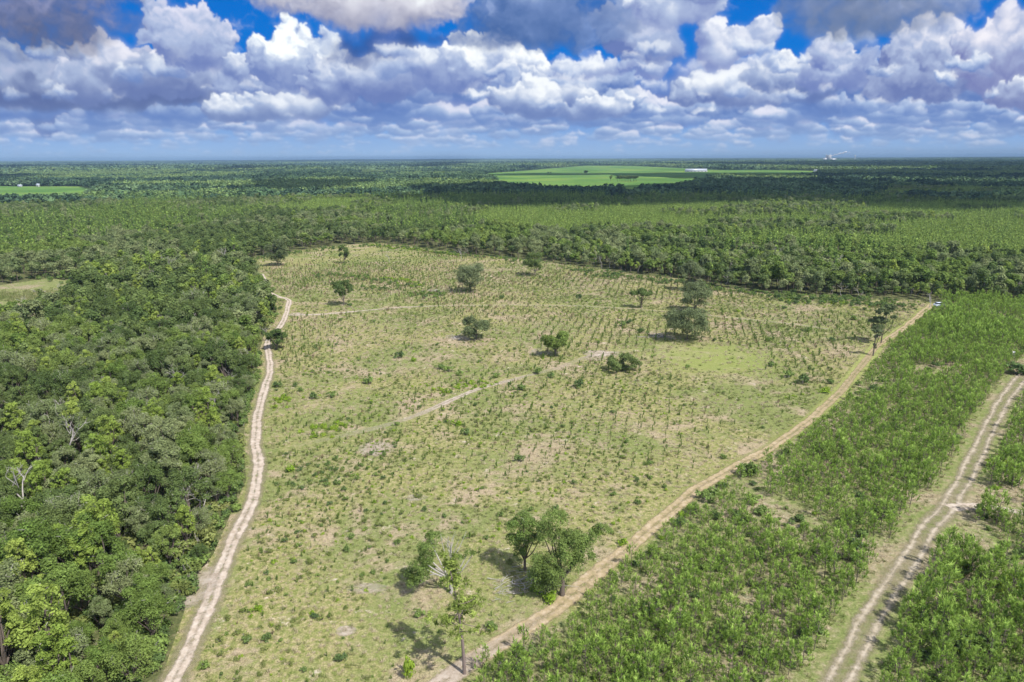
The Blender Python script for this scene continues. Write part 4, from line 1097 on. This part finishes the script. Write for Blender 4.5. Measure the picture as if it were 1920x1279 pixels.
scatter('lime_shrubbery', 'lime', Xs[lime], Ys[lime], scs[lime]*.9)

# ------------------------------------------------------------------ the clearing's cover
ROW = math.radians(14)
def clearing_pts(sp_r, sp_i, rmax=560, jit=.28):
    u = np.arange(-400, 400, sp_r); v = np.arange(20, rmax, sp_i); U, V = np.meshgrid(u, v)
    U = U.ravel()+NR.uniform(-jit, jit, U.size)*sp_r; V = V.ravel()+NR.uniform(-.4, .4, V.size)*sp_i
    X = U*math.cos(ROW)+V*math.sin(ROW); Y = -U*math.sin(ROW)+V*math.cos(ROW)
    k = inpoly(X, Y, FIELD); return X[k], Y[k]
X, Y = clearing_pts(3.0, 1.7, jit=.13)
px, py, ps = project(X, Y, 0)
patchy = noise2(X, Y, 35, 21); gx, gy = G(1335, 672)
k = (dist_line(X, Y, gA) > 3) & (dist_line(X, Y, gB) > 4.5) & (dist_line(X, Y, gD) > 1.8) & (dist_line(X, Y, gA2) > 1.6) & (np.hypot(X-gx, Y-gy) > 17) & (NR.random(len(X)) < np.clip(.36+2.0*(patchy-.42), .05, .92))
X, Y, px, py, ps = X[k], Y[k], px[k], py[k], ps[k]
sc = np.clip(np.interp(np.hypot(X, Y), [70, 130, 220, 450], [.55, .62, .9, .95]), 0, 2)*(.45+.85*NR.random(len(X)))
dry = NR.random(len(X)) < np.interp(np.hypot(X, Y), [200, 330], [.12, .5])
size = np.where((px > 0) & (px < 1920) & (py < 1270) & ~dry, ps*sc, 0); order = np.argsort(-size)[:280]; sg = np.zeros(len(X), bool); sg[order] = True
seeds = protos['seed'].objects
for i in order:
    o = bpy.data.objects.new('pine_seedling', seeds[R.randrange(4)].data); scene.collection.objects.link(o)
    s = float(sc[i]); o.location = (X[i], Y[i], .03); o.rotation_euler = (0, 0, R.uniform(0, 6.28)); o.scale = (s*1.15, s*1.15, s)
    a = 'near the left sandy track' if px[i] < 560 else 'left of the tall foreground pine' if px[i] < 840 else 'right of the big oak' if px[i] > 1150 else 'behind the foreground oaks' if py[i] < 960 else 'around the foreground oaks'
    tag(o, 'dark upright pine seedling in the dry grass '+a, 'seedling', 'planted pine seedlings in the clearing')
m = ~sg; ii = np.where(dry[m], NR.integers(4, 6, m.sum()), NR.integers(0, 4, m.sum()))
scatter('seedling_rows', 'seed', X[m], Y[m], sc[m]*1.1, idx=ii, tilt=.04)
print('seedlings', len(X), time.time()-T0)

# grass tussocks
X, Y = grid(50, 400, .95, .5); z = zone(X, Y)
k = ((z == 1) | (z == 2)) & (dist_line(X, Y, gA) > 1.9) & (dist_line(X, Y, gB) > 1.9) & (dist_line(X, Y, gC) > 2.8) & (dist_line(X, Y, gD) > 1.3) & (dist_line(X, Y, gA2) > 1.2) & ((np.hypot(X-gx, Y-gy) > 14) | (NR.random(len(X)) < .3))
k &= NR.random(len(X)) < np.interp(np.hypot(X, Y), [60, 160, 400], [.9, .6, .25])
X, Y = X[k], Y[k]
sz = np.interp(np.hypot(X, Y), [60, 330], [.75, 1.35])*(.5+.9*NR.random(len(X)))
st = NR.random(len(X)) < .25+.5*(noise2(X, Y, 9, 41)*.5+noise2(X, Y, 30, 42)*.5 > .5)
scatter('tussock_grass', 'tuft', X[~st], Y[~st], sz[~st], tilt=.12)
scatter('dry_grass', 'straw', X[st], Y[st], sz[st]*.85, tilt=.12)
print('grass', len(X), time.time()-T0)
# low green growth
X, Y = grid(50, 480, 1.9, .5); z = zone(X, Y)
gn = noise2(X, Y, 22, 31)*.6+noise2(X, Y, 7, 32)*.4
k = (z == 1) & (dist_line(X, Y, gA) > 3.2) & (dist_line(X, Y, gB) > 3.8) & (dist_line(X, Y, gD) > 2.4) & (dist_line(X, Y, gA2) > 2.4) & (np.hypot(X-gx, Y-gy) > 20) & (NR.random(len(X)) < np.clip((gn-.40)*5.0, .05, .95))
X, Y = X[k], Y[k]; t = NR.random(len(X))
a = t < .22
scatter('low_lime_growth', 'lime', X[a], Y[a], .22+.35*NR.random(a.sum()))
b = ~a & (t < .82); c_ = t >= .82
scatter('low_weed_growth', 'weed', X[b], Y[b], .20+.5*NR.random(b.sum())**2)
scatter('low_green_growth', 'shrub', X[c_], Y[c_], .2+.5*NR.random(c_.sum())**2)
print('low growth', len(X))
# dense low green strips of the clearing
def strip(name, pts, w, n, grp, s):
    P = np.array(GL(pts)); seg = np.hypot(*np.diff(P, axis=0).T); c = np.concatenate([[0], np.cumsum(seg)]); t = NR.uniform(0, c[-1], n)
    x = np.interp(t, c, P[:, 0])+NR.normal(size=n)*w/2; y = np.interp(t, c, P[:, 1])+NR.normal(size=n)*w/2
    k_ = (dist_line(x, y, gA) > 2.7) & (dist_line(x, y, gB) > 2.6)
    scatter(name, grp, x[k_], y[k_], s*(.6+.8*NR.random(k_.sum())))
strip('thicket', [(605, 515), (670, 520), (720, 528), (790, 540)], 7, 90, 'shrub', 1.0)
strip('lime_thicket', [(720, 520), (760, 530), (800, 543)], 5, 50, 'lime', .9)
strip('thicket', [(690, 540), (740, 545)], 5, 25, 'shrub', .9)
strip('thicket', [(770, 555), (830, 552)], 6, 30, 'shrub', 1.0)
strip('thicket', [(1070, 505), (1180, 522), (1290, 532), (1340, 545), (1420, 552)], 9, 200, 'shrub', 1.0)
strip('thicket', [(1420, 556), (1600, 566), (1690, 578)], 12, 190, 'shrub', 1.1)
strip('lime_thicket', [(1450, 560), (1640, 572)], 12, 50, 'lime', .8)
strip('thicket', [(470, 487), (560, 473), (700, 459), (860, 479), (1000, 491)], 8, 220, 'shrub', 1.0)
strip('lime_thicket', [(700, 460), (860, 479), (1000, 491)], 6, 70, 'lime', 1.0)
strip('low_thicket', [(580, 900), (680, 880)], 9, 60, 'shrub', .5)
strip('lime_thicket', [(590, 812), (640, 800)], 4, 30, 'lime', .7)
strip('lime_thicket', [(520, 750), (545, 755)], 4, 14, 'lime', .8)
strip('lime_thicket', [(820, 735), (920, 715)], 4, 40, 'lime', .7)
strip('thicket', [(-60, 530), (100, 520), (150, 530)], 8, 60, 'shrub', 1.2)
# forest skirt along the left track
strip('forest_skirt', [(300, 1279), (346, 1146), (352, 1093), (400, 1040), (430, 970), (462, 900), (452, 830), (460, 770), (478, 700), (484, 660)], 4.5, 330, 'shrub', 1.1)
strip('forest_skirt', [(512, 600), (514, 578), (496, 560), (486, 540), (474, 515)], 5, 50, 'shrub', 1.4)

# single shrubs of the clearing, where they stand
SH = [(692, 719, 1.6), (621, 745, 1.3), (587, 748, 1.3), (553, 725, .9), (563, 734, 1.0), (749, 671, 1.6), (777, 677, 1.3), (842, 697, 1.5), (825, 692, 1.6), (862, 704, 1.2), (929, 708, 1.2), (973, 731, 1.6), (872, 815, 1.1), (857, 797, 1.4), (742, 798, .9), (1033, 708, 1.2), (1010, 701, 1.5), (655, 575, 1.3), (1479, 708, 1.6), (1505, 719, 2.0), (1543, 736, 1.7), (1552, 719, 1.4), (1447, 686, 1.5), (1084, 726, 1.7), (1165, 612, 1.7), (1205, 625, 1.8), (1180, 607, 1.4), (548, 883, 1.3), (975, 865, 1.1), (1225, 670, .8), (1340, 640, .9), (1290, 690, .9), (1440, 640, 1.2), (1515, 622, 1.4), (1385, 585, 1.3), (1470, 580, 1.2), (820, 648, .8), (700, 605, 1.0), (638, 602, 1.1), (595, 650, .9), (900, 680, .8), (1120, 640, .9), (940, 560, 1.4), (1085, 560, 1.6), (1120, 572, 1.3), (790, 575, 1.0), (1560, 640, 1.3), (1600, 600, 1.5), (1240, 1010, .7), (1195, 945, .8), (1150, 930, .7), (1215, 870, .9), (1355, 860, .9), (660, 1010, .7), (560, 1000, .6), (480, 1145, .9), (500, 1200, .7), (590, 1160, .6), (640, 1240, .8), (920, 1180, 1.0), (785, 1155, .8)]
for i, (a, b, s) in enumerate(SH):
    x, y = G(a, b); w = ('beside the faint middle track' if dist_line(np.array([x]), np.array([y]), gD)[0] < 12 else 'near the left sandy track' if a < 660 else 'near the boundary track' if dist_line(np.array([x]), np.array([y]), gB)[0] < 22 else 'in the far half of the clearing' if b < 640 else 'in the middle of the clearing' if b < 840 else 'in the near half of the clearing')
    lm = i % 7 == 6
    single_shrub(x, y, s, ('light' if lm else 'large dark' if s > 1.45 else 'dark' if s > 1.0 else 'small dark')+' green rounded shrub '+w, 'shrubs dotted over the clearing', 'lime' if lm else 'shrub', 1.05)

# ------------------------------------------------------------------ the single trees of the clearing
def special(name, px, py, tb, cb, bark, leaf, label, cat='tree', sc=1.0, rz=0.0):
    x, y = G(px, py); e = empty(name, (x, y, 0), rz, sc)
    if tb is not None and tb.n: tb.build('trunk', [MT[bark], MT['grey']], e)
    if cb is not None and cb.n: cb.build('crown', [MT[leaf], MT['grey']], e)
    return tag(e, label, cat)
tb, cb = pine_big(21, 15.2, 4200, (-1.6, .3), (.34, .98), 3.7, .24, 48, .24)
e = special('tall_pine', 871, 1264, tb, cb, 'pinebark', 'pine', 'tall thin pine with bare lower trunk beside the sandy bend in the foreground', 'pine')
for o in e.children:
    if o.name.startswith('crown'): o.data.materials[0] = MT['bright_pine'] if 'bright_pine' in MT else leaf_mat('bright_pine_needles', (.17, .23, .05, 1), (.22, .28, .06, 1), .35, .5, (.28, .33, .09, 1))  # this pine's crown gets paler, yellower needles than the other pines
# half-dead oak behind it
lob = [(-2.2, .8, 8.2, 1.3), (-2.9, .5, 7.0, 1.5), (-3.3, .2, 5.6, 1.6), (-4.2, 0, 4.4, 1.7), (-4.9, -.3, 3.0, 1.6), (-5.3, -.5, 1.9, 1.4), (-3.4, .3, 3.4, 1.2), (2.6, .4, 6.2, .9), (1.5, .2, 5.4, .7)]
tb, cb = broadleaf(31, lobes=lob, nl=8500, ls=.11, Hc=6.0, tr=.24, twigs=6, trunk=True)
bare_tree(35, 8.0, .42, .12, 2, tb, (0, 0, 4.2))
for f in range(4): limb(tb, (0, 0, 4.5), (R.uniform(-2.2, 2.8), R.uniform(-.5, 1), R.uniform(8.5, 10)), .08, .02, np.random.default_rng(f+50), .06, 5, 5, 1)
special('half_dead_oak', 846, 1112, tb, cb, 'grey', 'big', 'half-dead oak with bleached bare limbs on top, behind the tall pine')
# the big oak by the track
lob = [(-1.0, 0, 11.7, 1.9), (-1.5, .3, 9.9, 1.6), (-2.6, .2, 9.0, 1.3), (1.4, 0, 9.2, 1.7), (2.6, .2, 8.2, 1.8), (4.3, .6, 9.0, 1.5), (5.8, .8, 10.0, 1.2), (3.2, -.2, 6.8, 1.8), (.6, -.6, 7.2, 2.2), (-1.2, -.8, 5.8, 2.3), (-3.0, -.8, 4.6, 2.4), (-3.9, -.4, 3.2, 1.8), (-.8, -.6, 3.6, 1.8), (2.0, -.4, 5.0, 1.7), (-.4, .4, 8.4, 1.8), (-2.0, -.9, 2.4, 1.6)]
tb, cb = broadleaf(41, lobes=lob, nl=26000, ls=.11, Hc=6.5, tr=.36, twigs=5)
special('big_oak', 1054, 1116, tb, cb, 'bark', 'big', 'big dark green oak leaning right at the edge of the boundary track')
lob = [(-1.6, 0, 7.6, 1.5), (.3, .2, 8.4, 1.6), (1.8, 0, 7.4, 1.5), (.2, 0, 6.2, 1.8), (-1.6, -.3, 5.2, 1.5), (-.8, -.3, 3.8, 1.3), (1.6, -.2, 5.4, 1.3)]
tb, cb = broadleaf(45, lobes=lob, nl=9000, ls=.11, Hc=5.4, tr=.2, twigs=6)
special('oak_tree', 984, 1072, tb, cb, 'bark', 'big', 'lighter green oak just behind and left of the big oak')
FT = [  # px, py, height m, width m, leaf, label
 (645, 573, 10.5, 8.0, 'oak_dark', 'small round dark tree left in the clearing, above the track fork'),
 (882, 547, 12.5, 13, 'oak_grey', 'wide scraggly grey-green oak in the far middle of the clearing'),
 (1003, 517, 12, 11, 'oak_dark', 'dark compact oak near the far edge of the clearing'),
 (645, 494, 10, 6.5, 'oak_dark', 'thin dark tree at the far left of the clearing'),
 (520, 499, 15, 13, 'oak_grey', 'large bushy oak at the far left corner of the clearing'),
 (893, 637, 7.5, 10, 'oak_grey', 'low spreading tree beside fallen grey branches in the middle of the clearing'),
 (1041, 668, 9.0, 7.5, 'green', 'light green tree with thin pale trunk in the middle of the clearing'),
 (1202, 578, 9.0, 10.5, 'oak_dark', 'umbrella-shaped tree with its shadow to the left, right of centre'),
 (1296, 546, 13, 11, 'oak_grey', 'farthest of the three grey oaks standing in line right of centre'),
 (1302, 585, 11, 13, 'oak_grey', 'middle one of the three grey oaks standing in line right of centre'),
 (1288, 637, 11, 14, 'oak_grey', 'nearest and widest of the three grey oaks standing in line right of centre'),
 (1652, 643, 13.5, 7, 'oak_grey', 'narrow dark tree where the boundary track narrows on the right'),
 (1637, 667, 11, 3.2, 'oak_grey', 'thin pole-like tree at the boundary track, nearer of the pair'),
 (519, 656, 6.5, 7.5, 'oak_dark', 'dark bushy tree overhanging the left sandy track'),
 (1168, 696, 4.6, 10, 'oak_dark', 'wide round dark thicket below the bright grass patch')]
for i, (a, b, h, w, lf, lab) in enumerate(FT):
    base = h*.04 if h < 6 else h*(.06 if w > 13 else .12 if lf == 'oak_grey' else .26)
    r0 = w/2; rg = np.random.default_rng(60+i); lob = []
    nl = 20 if w > 12 else 13 if w > 4 else 7
    for _ in range(nl):
        d = rg.normal(size=3); d /= np.linalg.norm(d)
        lob.append((d[0]*r0*.74, d[1]*r0*.74, base+(h-base)*.5+d[2]*(h-base)*.40, min(r0*.62, (h-base)*.42)*rg.uniform(.42, 1.0)))
    if a == 1202: lob = [(dx, dy, 6.2+.3*math.cos(dx), 1.5) for dx, dy in ((-3.4, 0), (-1.8, 1.2), (0, 0), (1.8, -1), (3.3, .3), (0, 2.4), (.4, -2.4))]+[(0, 0, 7.3, 1.5), (1.2, .3, 6.9, 1.4)]
    tb, cb = broadleaf(60+i, lobes=lob, nl=int(3400+90*w*h), ls=.2, Hc=max(2.0, h*.5), tr=.2, twigs=22 if lf == 'oak_grey' else 6)
    special('bush' if h < 5 else 'oak_tree', a, b, tb, cb, 'bark', lf, lab, 'bush' if h < 5 else 'tree')
for (a, b, h, lab) in [(500, 640, 9.5, 'bleached leafless tree leaning over the left sandy track'), (1742, 577, 10.5, 'tall bare reddish trunk beside the parked car'), (730, 492, 8, 'faint grey snag at the far left of the clearing'), (866, 487, 12, 'tall thin grey snag at the far edge of the clearing'), (300, 1010, 10, 'bleached dead crown standing out of the left forest'), (95, 960, 10, 'grey dead crown in the left forest near the picture edge')]:
    mb = bare_tree(int(a), h, .45, .16, 4); special('dead_tree', a, b, mb, None, 'grey', 'oak', lab, 'dead tree')
# foreground saplings
for (a, b, s, w, knd, lab, nm) in [(770, 1268, 1.5, 1.0, 'lime', 'yellow-green tall shrub left of the tall pine at the lower edge', 'shrub'), (1027, 1122, 1.5, 1.1, 'lime', 'bright lime-green bush at the foot of the big oak', 'bush'), (1000, 1108, .9, 1.0, 'lime', 'small lime bush between the fallen branches and the big oak', 'bush'), (1165, 1022, 1.1, 1.0, 'lime', 'bright lime-green bush beside the boundary track', 'bush'), (1122, 1002, .7, 1.0, 'lime', 'small lime bush right of the big oak crown', 'bush'), (1880, 880, 2.4, 1.3, 'lime', 'broad yellow-green bush right of the two-rut track', 'bush'), (1800, 1215, 2.6, 1.2, 'shrub', 'large dark round bush near the lower right corner', 'bush'), (1885, 1105, 2.6, 1.2, 'lime', 'large yellow-green bush near the right edge', 'bush'), (1905, 700, 2.8, 1.4, 'shrub', 'large dark bush where the two-rut track leaves the picture', 'bush'), (1400, 890, 1.9, 1.2, 'shrub', 'dark bush at the corner of the young pines by the boundary track', 'bush')]:
    x, y = G(a, b); o = single_shrub(x, y, s, lab, None, knd, w, nm, 'bush')
    if a == 770: o.scale = (1.1, 1.1, 3.2)
x, y = G(903, 1258); place_tree('young', 1, x, y, 1.0, 1, 'small young pine on the sandy bend right of the tall pine', 'pine')

# fallen branches: each brush pile is one tangle
def brush(px, py, w, n, label, seed, thick=.06):
    x, y = G(px, py); rg = np.random.default_rng(seed); mb = MB()
    for _ in range(n):
        c = rg.normal(size=2)*w*.28; a = rg.normal()*.5+(.3 if rg.random() < .7 else 1.5); L = w*rg.uniform(.25, .6)
        p = np.array([c[0], c[1], rg.uniform(.05, .35)]); d = np.array([math.cos(a), math.sin(a)*.6, rg.uniform(-.02, .14)])
        limb(mb, p-d*L/2, p+d*L/2, thick*rg.uniform(.5, 1.3), .02, rg, .06, 4, 5)
    e = mb.build('brush_pile', [MT['grey']]); e.location = (x, y, .05); e['kind'] = 'stuff'; e['label'] = label
brush(985, 1092, 7, 36, 'grey fallen branches scattered left of the big oak', 1)
brush(950, 1112, 4, 24, 'twigs on bare ground', 2, .035)
brush(1238, 631, 11, 46, 'pile of bleached branches beside the nearest grey oak', 3, .11)
brush(858, 634, 9, 30, 'fallen grey branches beside the low tree', 4, .09)
brush(1015, 662, 7, 26, 'fallen dead wood by the light green tree', 5, .06)
brush(815, 545, 8, 20, 'grey brush in the clearing', 6, .08)
mb = MB(); rg = np.random.default_rng(9)
limb(mb, (-3.2, 0, .5), (2.5, .6, .3), .3, .18, rg, .05, 6, 7)
for k_ in range(7): limb(mb, (R.uniform(-2.8, 2), .3, .4), (R.uniform(-4, 3), R.uniform(-2, 2), R.uniform(.6, 2)), .1, .03, rg, .1, 4, 5)
x, y = G(75, 548); o = mb.build('fallen_tree', [MT['grey']]); o.location = (x, y, 0); tag(o, 'bleached fallen tree lying in the small grassy opening at far left', 'fallen tree')
# a ragged stand of grass and bushes in the small opening
strip('opening_grass', [(-100, 560), (60, 556), (110, 548)], 16, 500, 'tuft', 2.0)

# ------------------------------------------------------------------ the parked car
def car(px, py, rz, label):
    x, y = G(px, py); e = empty('parked_car', (x, y, .06), rz); tag(e, label, 'car')
    def hull(profile, half, z_in, name, mat, taper=.0):
        mb = MB(); n = len(profile); V = []
        for s_ in (-1, 1):
            for (a, z_) in profile: V.append((a, s_*(half-(taper if z_ > z_in else 0)), z_))
        F = [(i, (i+1) % n, n+(i+1) % n, n+i) for i in range(n)]
        mb.mesh(V, F)
        for off in (0, n):
            for i in range(1, n-1): mb.mesh([V[off], V[off+i], V[off+i+1], V[off+i+1]], [(0, 1, 2, 3)])
        return mb.build(name, mat, e)
    hull([(-2.3, .35), (2.3, .35), (2.35, .8), (2.2, 1.02), (1.15, 1.12), (-2.2, 1.14), (-2.35, .9)], .92, 9, 'body', [MT['carpaint']])
    hull([(-2.05, 1.13), (1.0, 1.11), (.35, 1.68), (-1.75, 1.72)], .86, 1.3, 'cabin', [MT['glass']], .14)
    mb = MB(); mb.box((-.7, 0, 1.73), (2.25, 1.5, .06)); mb.build('roof', [MT['carpaint']], e)
    for sx in (-1.45, 1.4):
        for sy in (-.86, .86):
            mb = MB(); mb.tube([(sx, sy-.11, .36), (sx, sy+.11, .36)], .35, 14)
            a = np.arange(14)/14*6.283
            for q in (-.11, .11):
                for i in range(14):
                    b = (i+1) % 14
                    mb.mesh([(sx, sy+q, .36), (sx+.35*math.cos(a[i]), sy+q, .36+.35*math.sin(a[i])), (sx+.35*math.cos(a[b]), sy+q, .36+.35*math.sin(a[b])), (sx+.35*math.cos(a[b]), sy+q, .36+.35*math.sin(a[b]))], [(0, 1, 2, 3)])
            mb.build('wheel', [MT['dark']], e)
    for sy in (-.6, .6):
        mb = MB(); mb.box((2.31, sy, .78), (.08, .3, .14)); mb.build('headlight', [MT['white']], e)
car(1762, 575, math.radians(8), 'white car parked where the boundary track meets the treeline')
def tank(px, py):
    x, y = G(px, py); e = empty('water_tank', (x, y, 1.5), 0, .6); tag(e, 'small white tank among bushes at the right edge', 'tank')
    mb = MB(); mb.tube([(-.8, 0, .6), (-.7, 0, .6), (.7, 0, .6), (.8, 0, .6)], [.2, .55, .55, .2], 12); mb.build('shell', [MT['white']], e)
    for s_ in (-.4, .4):
        mb = MB(); mb.box((s_, 0, -1.05), (.12, .7, 2.2)); mb.build('leg', [MT['wallgrey']], e)
tank(1898, 672)

# ------------------------------------------------------------------ far buildings
def house(name, px, py, L, W, h, rh, wall, roof, label, rz=0.0, cat='building', nwin=0):
    x, y = G(px, py); e = empty(name, (x, y, float(ground_z(x, y))+1.0), rz); tag(e, label, cat)
    mb = MB(); mb.box((0, 0, h/2), (L, W, h)); mb.build('wall', [MT[wall]], e)
    V = [(-L/2-.6, -W/2-.6, h), (L/2+.6, -W/2-.6, h), (L/2+.6, 0, h+rh), (-L/2-.6, 0, h+rh), (-L/2-.6, W/2+.6, h), (L/2+.6, W/2+.6, h)]
    V = [(a, b, c+.05) for a, b, c in V]
    mb = MB(); mb.mesh(V, [(0, 1, 2, 3), (3, 2, 5, 4), (0, 3, 4, 4), (1, 5, 2, 2), (0, 4, 5, 1)]); mb.build('roof', [MT[roof]], e)
    for i in range(nwin):
        mb = MB(); mb.box((-L/2+(i+.5)*L/nwin, -W/2-.05, h*.45), (L/nwin*.4, .12, h*.4)); mb.build('door' if i % 2 == 0 else 'window', [MT['glass']], e)
    return e
house('barn', 1305, 321.5, 92, 28, 5, 9, 'white', 'roof', 'long white metal-roofed barn beyond the bright green farm field', 0, 'barn', 6)
house('farm_house', 1531, 321.5, 22, 12, 5, 4, 'white', 'roof', 'white farmhouse at the right end of the far fields', 0, 'house', 3)
house('farm_shed', 1544, 322, 14, 9, 4, 3, 'white', 'roof', 'small white shed right of the far farmhouse', .2, 'shed', 1)
house('farm_shed', 1608, 358, 16, 8, 4, 3, 'white', 'roof', 'white shed roof among the dark trees on the right', .1, 'shed', 1)
house('cottage', 38, 351.5, 8, 6, 3, 2.5, 'white', 'roof', 'tiny white cottage behind the far left field', 0, 'house', 2)
house('cottage', 72, 351, 6, 5, 4, 3, 'white', 'roof', 'smallest white building behind the far left field, right of the cottage', 0, 'house', 1)
# lone tree clumps in the far farm fields
for (a, b, s, n, lab) in [(1097, 327, 2.0, 1, 'lone dark tree in the far green field'), (1168, 341, 2.0, 5, 'oval dark grove in the far green field'), (1030, 326, 1.2, 1, 'tiny dark tree at the left of the far green field')]:
    x, y = G(a, b); e = empty('grove' if n > 1 else 'field_tree', (x, y, float(ground_z(x, y))+1)); tag(e, lab, 'trees' if n > 1 else 'tree')
    for i in range(n*3):
        f = protos['mid_oak'].objects[4+i % 4]; o = bpy.data.objects.new('tree' if n > 1 else 'crown', f.data); scene.collection.objects.link(o); o.parent = e
        o.location = (R.uniform(-1, 1)*(8+9*(n > 1)*3), R.uniform(-1, 1)*9, 0); o.scale = (s*1.1, s*1.1, s*.8)
# power station on the horizon
x, y = G(1553, 300.8); y0 = y; S_ = y/9000.0
DY = 9000.0; xx_ = x/y*DY
def at9(px, dz=0): a = G(px, 305); return a[0]/a[1]*DY
zg = float(ground_z(xx_, DY))
e = empty('power_station', (at9(1553), DY, zg)); tag(e, 'grey power station block with chimney on the horizon at right', 'power station')
mb = MB(); mb.box((0, 0, 38), (48, 50, 76)); mb.build('boiler_house', [MT['wallgrey']], e)
mb = MB(); mb.box((-44, 5, 20), (40, 40, 40)); mb.build('turbine_hall', [MT['white']], e)
mb = MB(); mb.box((60, 10, 16), (70, 30, 32)); mb.build('annex', [MT['white']], e)
for dx in (-20, 34): mb = MB(); mb.tube([(dx, 40, 0), (dx, 40, 90)], [5, 3.4], 10); mb.build('chimney', [MT['white']], e)
e = empty('water_tower', (at9(1602), DY, zg)); tag(e, 'thin white tower right of the power station on the horizon', 'tower')
mb = MB(); mb.tube([(0, 0, 0), (0, 0, 58), (0, 0, 60)], [5, 4, 3], 8); mb.build('shaft', [MT['white']], e)
mb = MB(); mb.tube([(0, 0, 58.1), (0, 0, 60), (0, 0, 68), (0, 0, 72)], [3, 10, 10, 2], 12); mb.build('tank', [MT['white']], e)
def lumps(pts, seed, sub=2, amp=.25):
    import bmesh
    rg = np.random.default_rng(seed); mb = MB()
    bm = bmesh.new(); bmesh.ops.create_icosphere(bm, subdivisions=sub, radius=1); V0 = np.array([v.co[:] for v in bm.verts]); F0 = [tuple(v.index for v in f.verts) for f in bm.faces]; bm.free()
    F0 = [(a, b, c, c) for a, b, c in F0]
    for (x, y, z, rx, ry, rz) in pts:
        nv = 1+amp*np.sin(V0@rg.normal(size=3)*3+rg.uniform(0, 6))*np.sin(V0@rg.normal(size=3)*4+rg.uniform(0, 6))
        mb.mesh(V0*nv[:, None]*(rx, ry, rz)+(x, y, z), F0)
    return mb
pts = [(t*190+R.uniform(-4, 4), R.uniform(-6, 6), 52+t*52+R.uniform(-4, 4), 6+5*t, 8, 4+3*t) for t in np.linspace(0, 1, 15)]+[(225, 0, 98, 8, 8, 4)]
o = lumps(pts, 3).build('steam_plume', [MT['steam']]); o.location = (at9(1553)+24, DY, zg+10); tag(o, 'white steam plume drifting right from the power station', 'steam')
DY2 = 7000.
for (a, w, h, lab) in [(968, 60, 14, 'tiny white building on the left horizon'), ]:
    q = G(a, 305); xx2 = q[0]/q[1]*DY2
    e = empty('distant_building', (xx2, DY2, float(ground_z(xx2, DY2))+6)); tag(e, lab, 'building')
    mb = MB(); mb.box((0, 0, h/2), (w, 30, h)); mb.build('wall', [MT['white']], e)

# ------------------------------------------------------------------ clouds overhead that shade the far land (they hang above the picture)
def cloud(px0, py0, px1, py1, seed, n=16, edge=.5):
    """a cloud whose shade falls about the outline's place on the land"""
    a = G(px0, py0, 10); b = G(px1, py1, 10); c = ((a[0]+b[0])/2, (a[1]+b[1])/2); rx, ry = abs(b[0]-a[0])/2, abs(a[1]-b[1])/2
    rg = np.random.default_rng(seed); pts = []
    alt = max(1300.0, .5*c[1]); hs = alt/math.tan(SUN_EL); SX, SY = math.sin(SUN_AZ)*hs, math.cos(SUN_AZ)*hs
    for i in range(n):
        t = rg.uniform(0, 6.28); q = rg.uniform(0, .8)**.6; s = min(rx, ry)*rg.uniform(.3, .6)
        pts.append((math.cos(t)*q*rx, math.sin(t)*q*ry, rg.uniform(0, .25)*s, s*1.5*max(1, rx/ry*.5), s*1.1, s*.45))
    pts.append((0, 0, 0, rx*.7, ry*.65, min(rx, ry)*.35))
    o = lumps(pts, seed, 2, .3).build('cloud', [MT['cloud']]); o.location = (c[0]+SX, c[1]+SY, alt); o['kind'] = 'structure'
    co = np.empty(len(o.data.vertices)*3, np.float32); o.data.vertices.foreach_get('co', co); co = co.reshape(-1, 3)+np.array(o.location)
    el = np.degrees(np.arctan2(co[:, 2]-H, np.maximum(co[:, 1], 1)/1.0)); print('cloud', seed, 'lowest elevation', round(float(el.min()), 1))
    return o
CL = [(640, 388, 1020, 342), (1000, 381, 1440, 342), (1380, 376, 1760, 338), (1500, 340, 2150, 316), (1640, 386, 2100, 364), (1580, 318, 2150, 303), (360, 354, 720, 336), (-200, 324, 260, 310), (280, 324, 620, 312), (600, 322, 900, 305), (950, 323.5, 1120, 319), (1150, 323, 1300, 318), (1340, 332, 1560, 320), (300, 306, 900, 301), (140, 610, 350, 530), (-300, 313, 500, 303), (-300, 338, 150, 328)]
for i, c in enumerate(CL): cloud(*c, 70+i)

# ------------------------------------------------------------------ air
def haze():
    mb = MB(); mb.box((0, 20000, 40), (120000, 90000, 140))
    m, N, Lk = new_mat('air'); out = N.new('ShaderNodeOutputMaterial'); v = N.new('ShaderNodeVolumePrincipled')
    v.inputs['Color'].default_value = (.27, .42, .62, 1); v.inputs['Density'].default_value = 7.0e-5; v.inputs['Anisotropy'].default_value = 0.0
    Lk.new(v.outputs[0], out.inputs['Volume'])
    o = mb.build('haze', [m]); tag(o, kind='stuff')
haze()
print('done', time.time()-T0, len(bpy.data.objects))
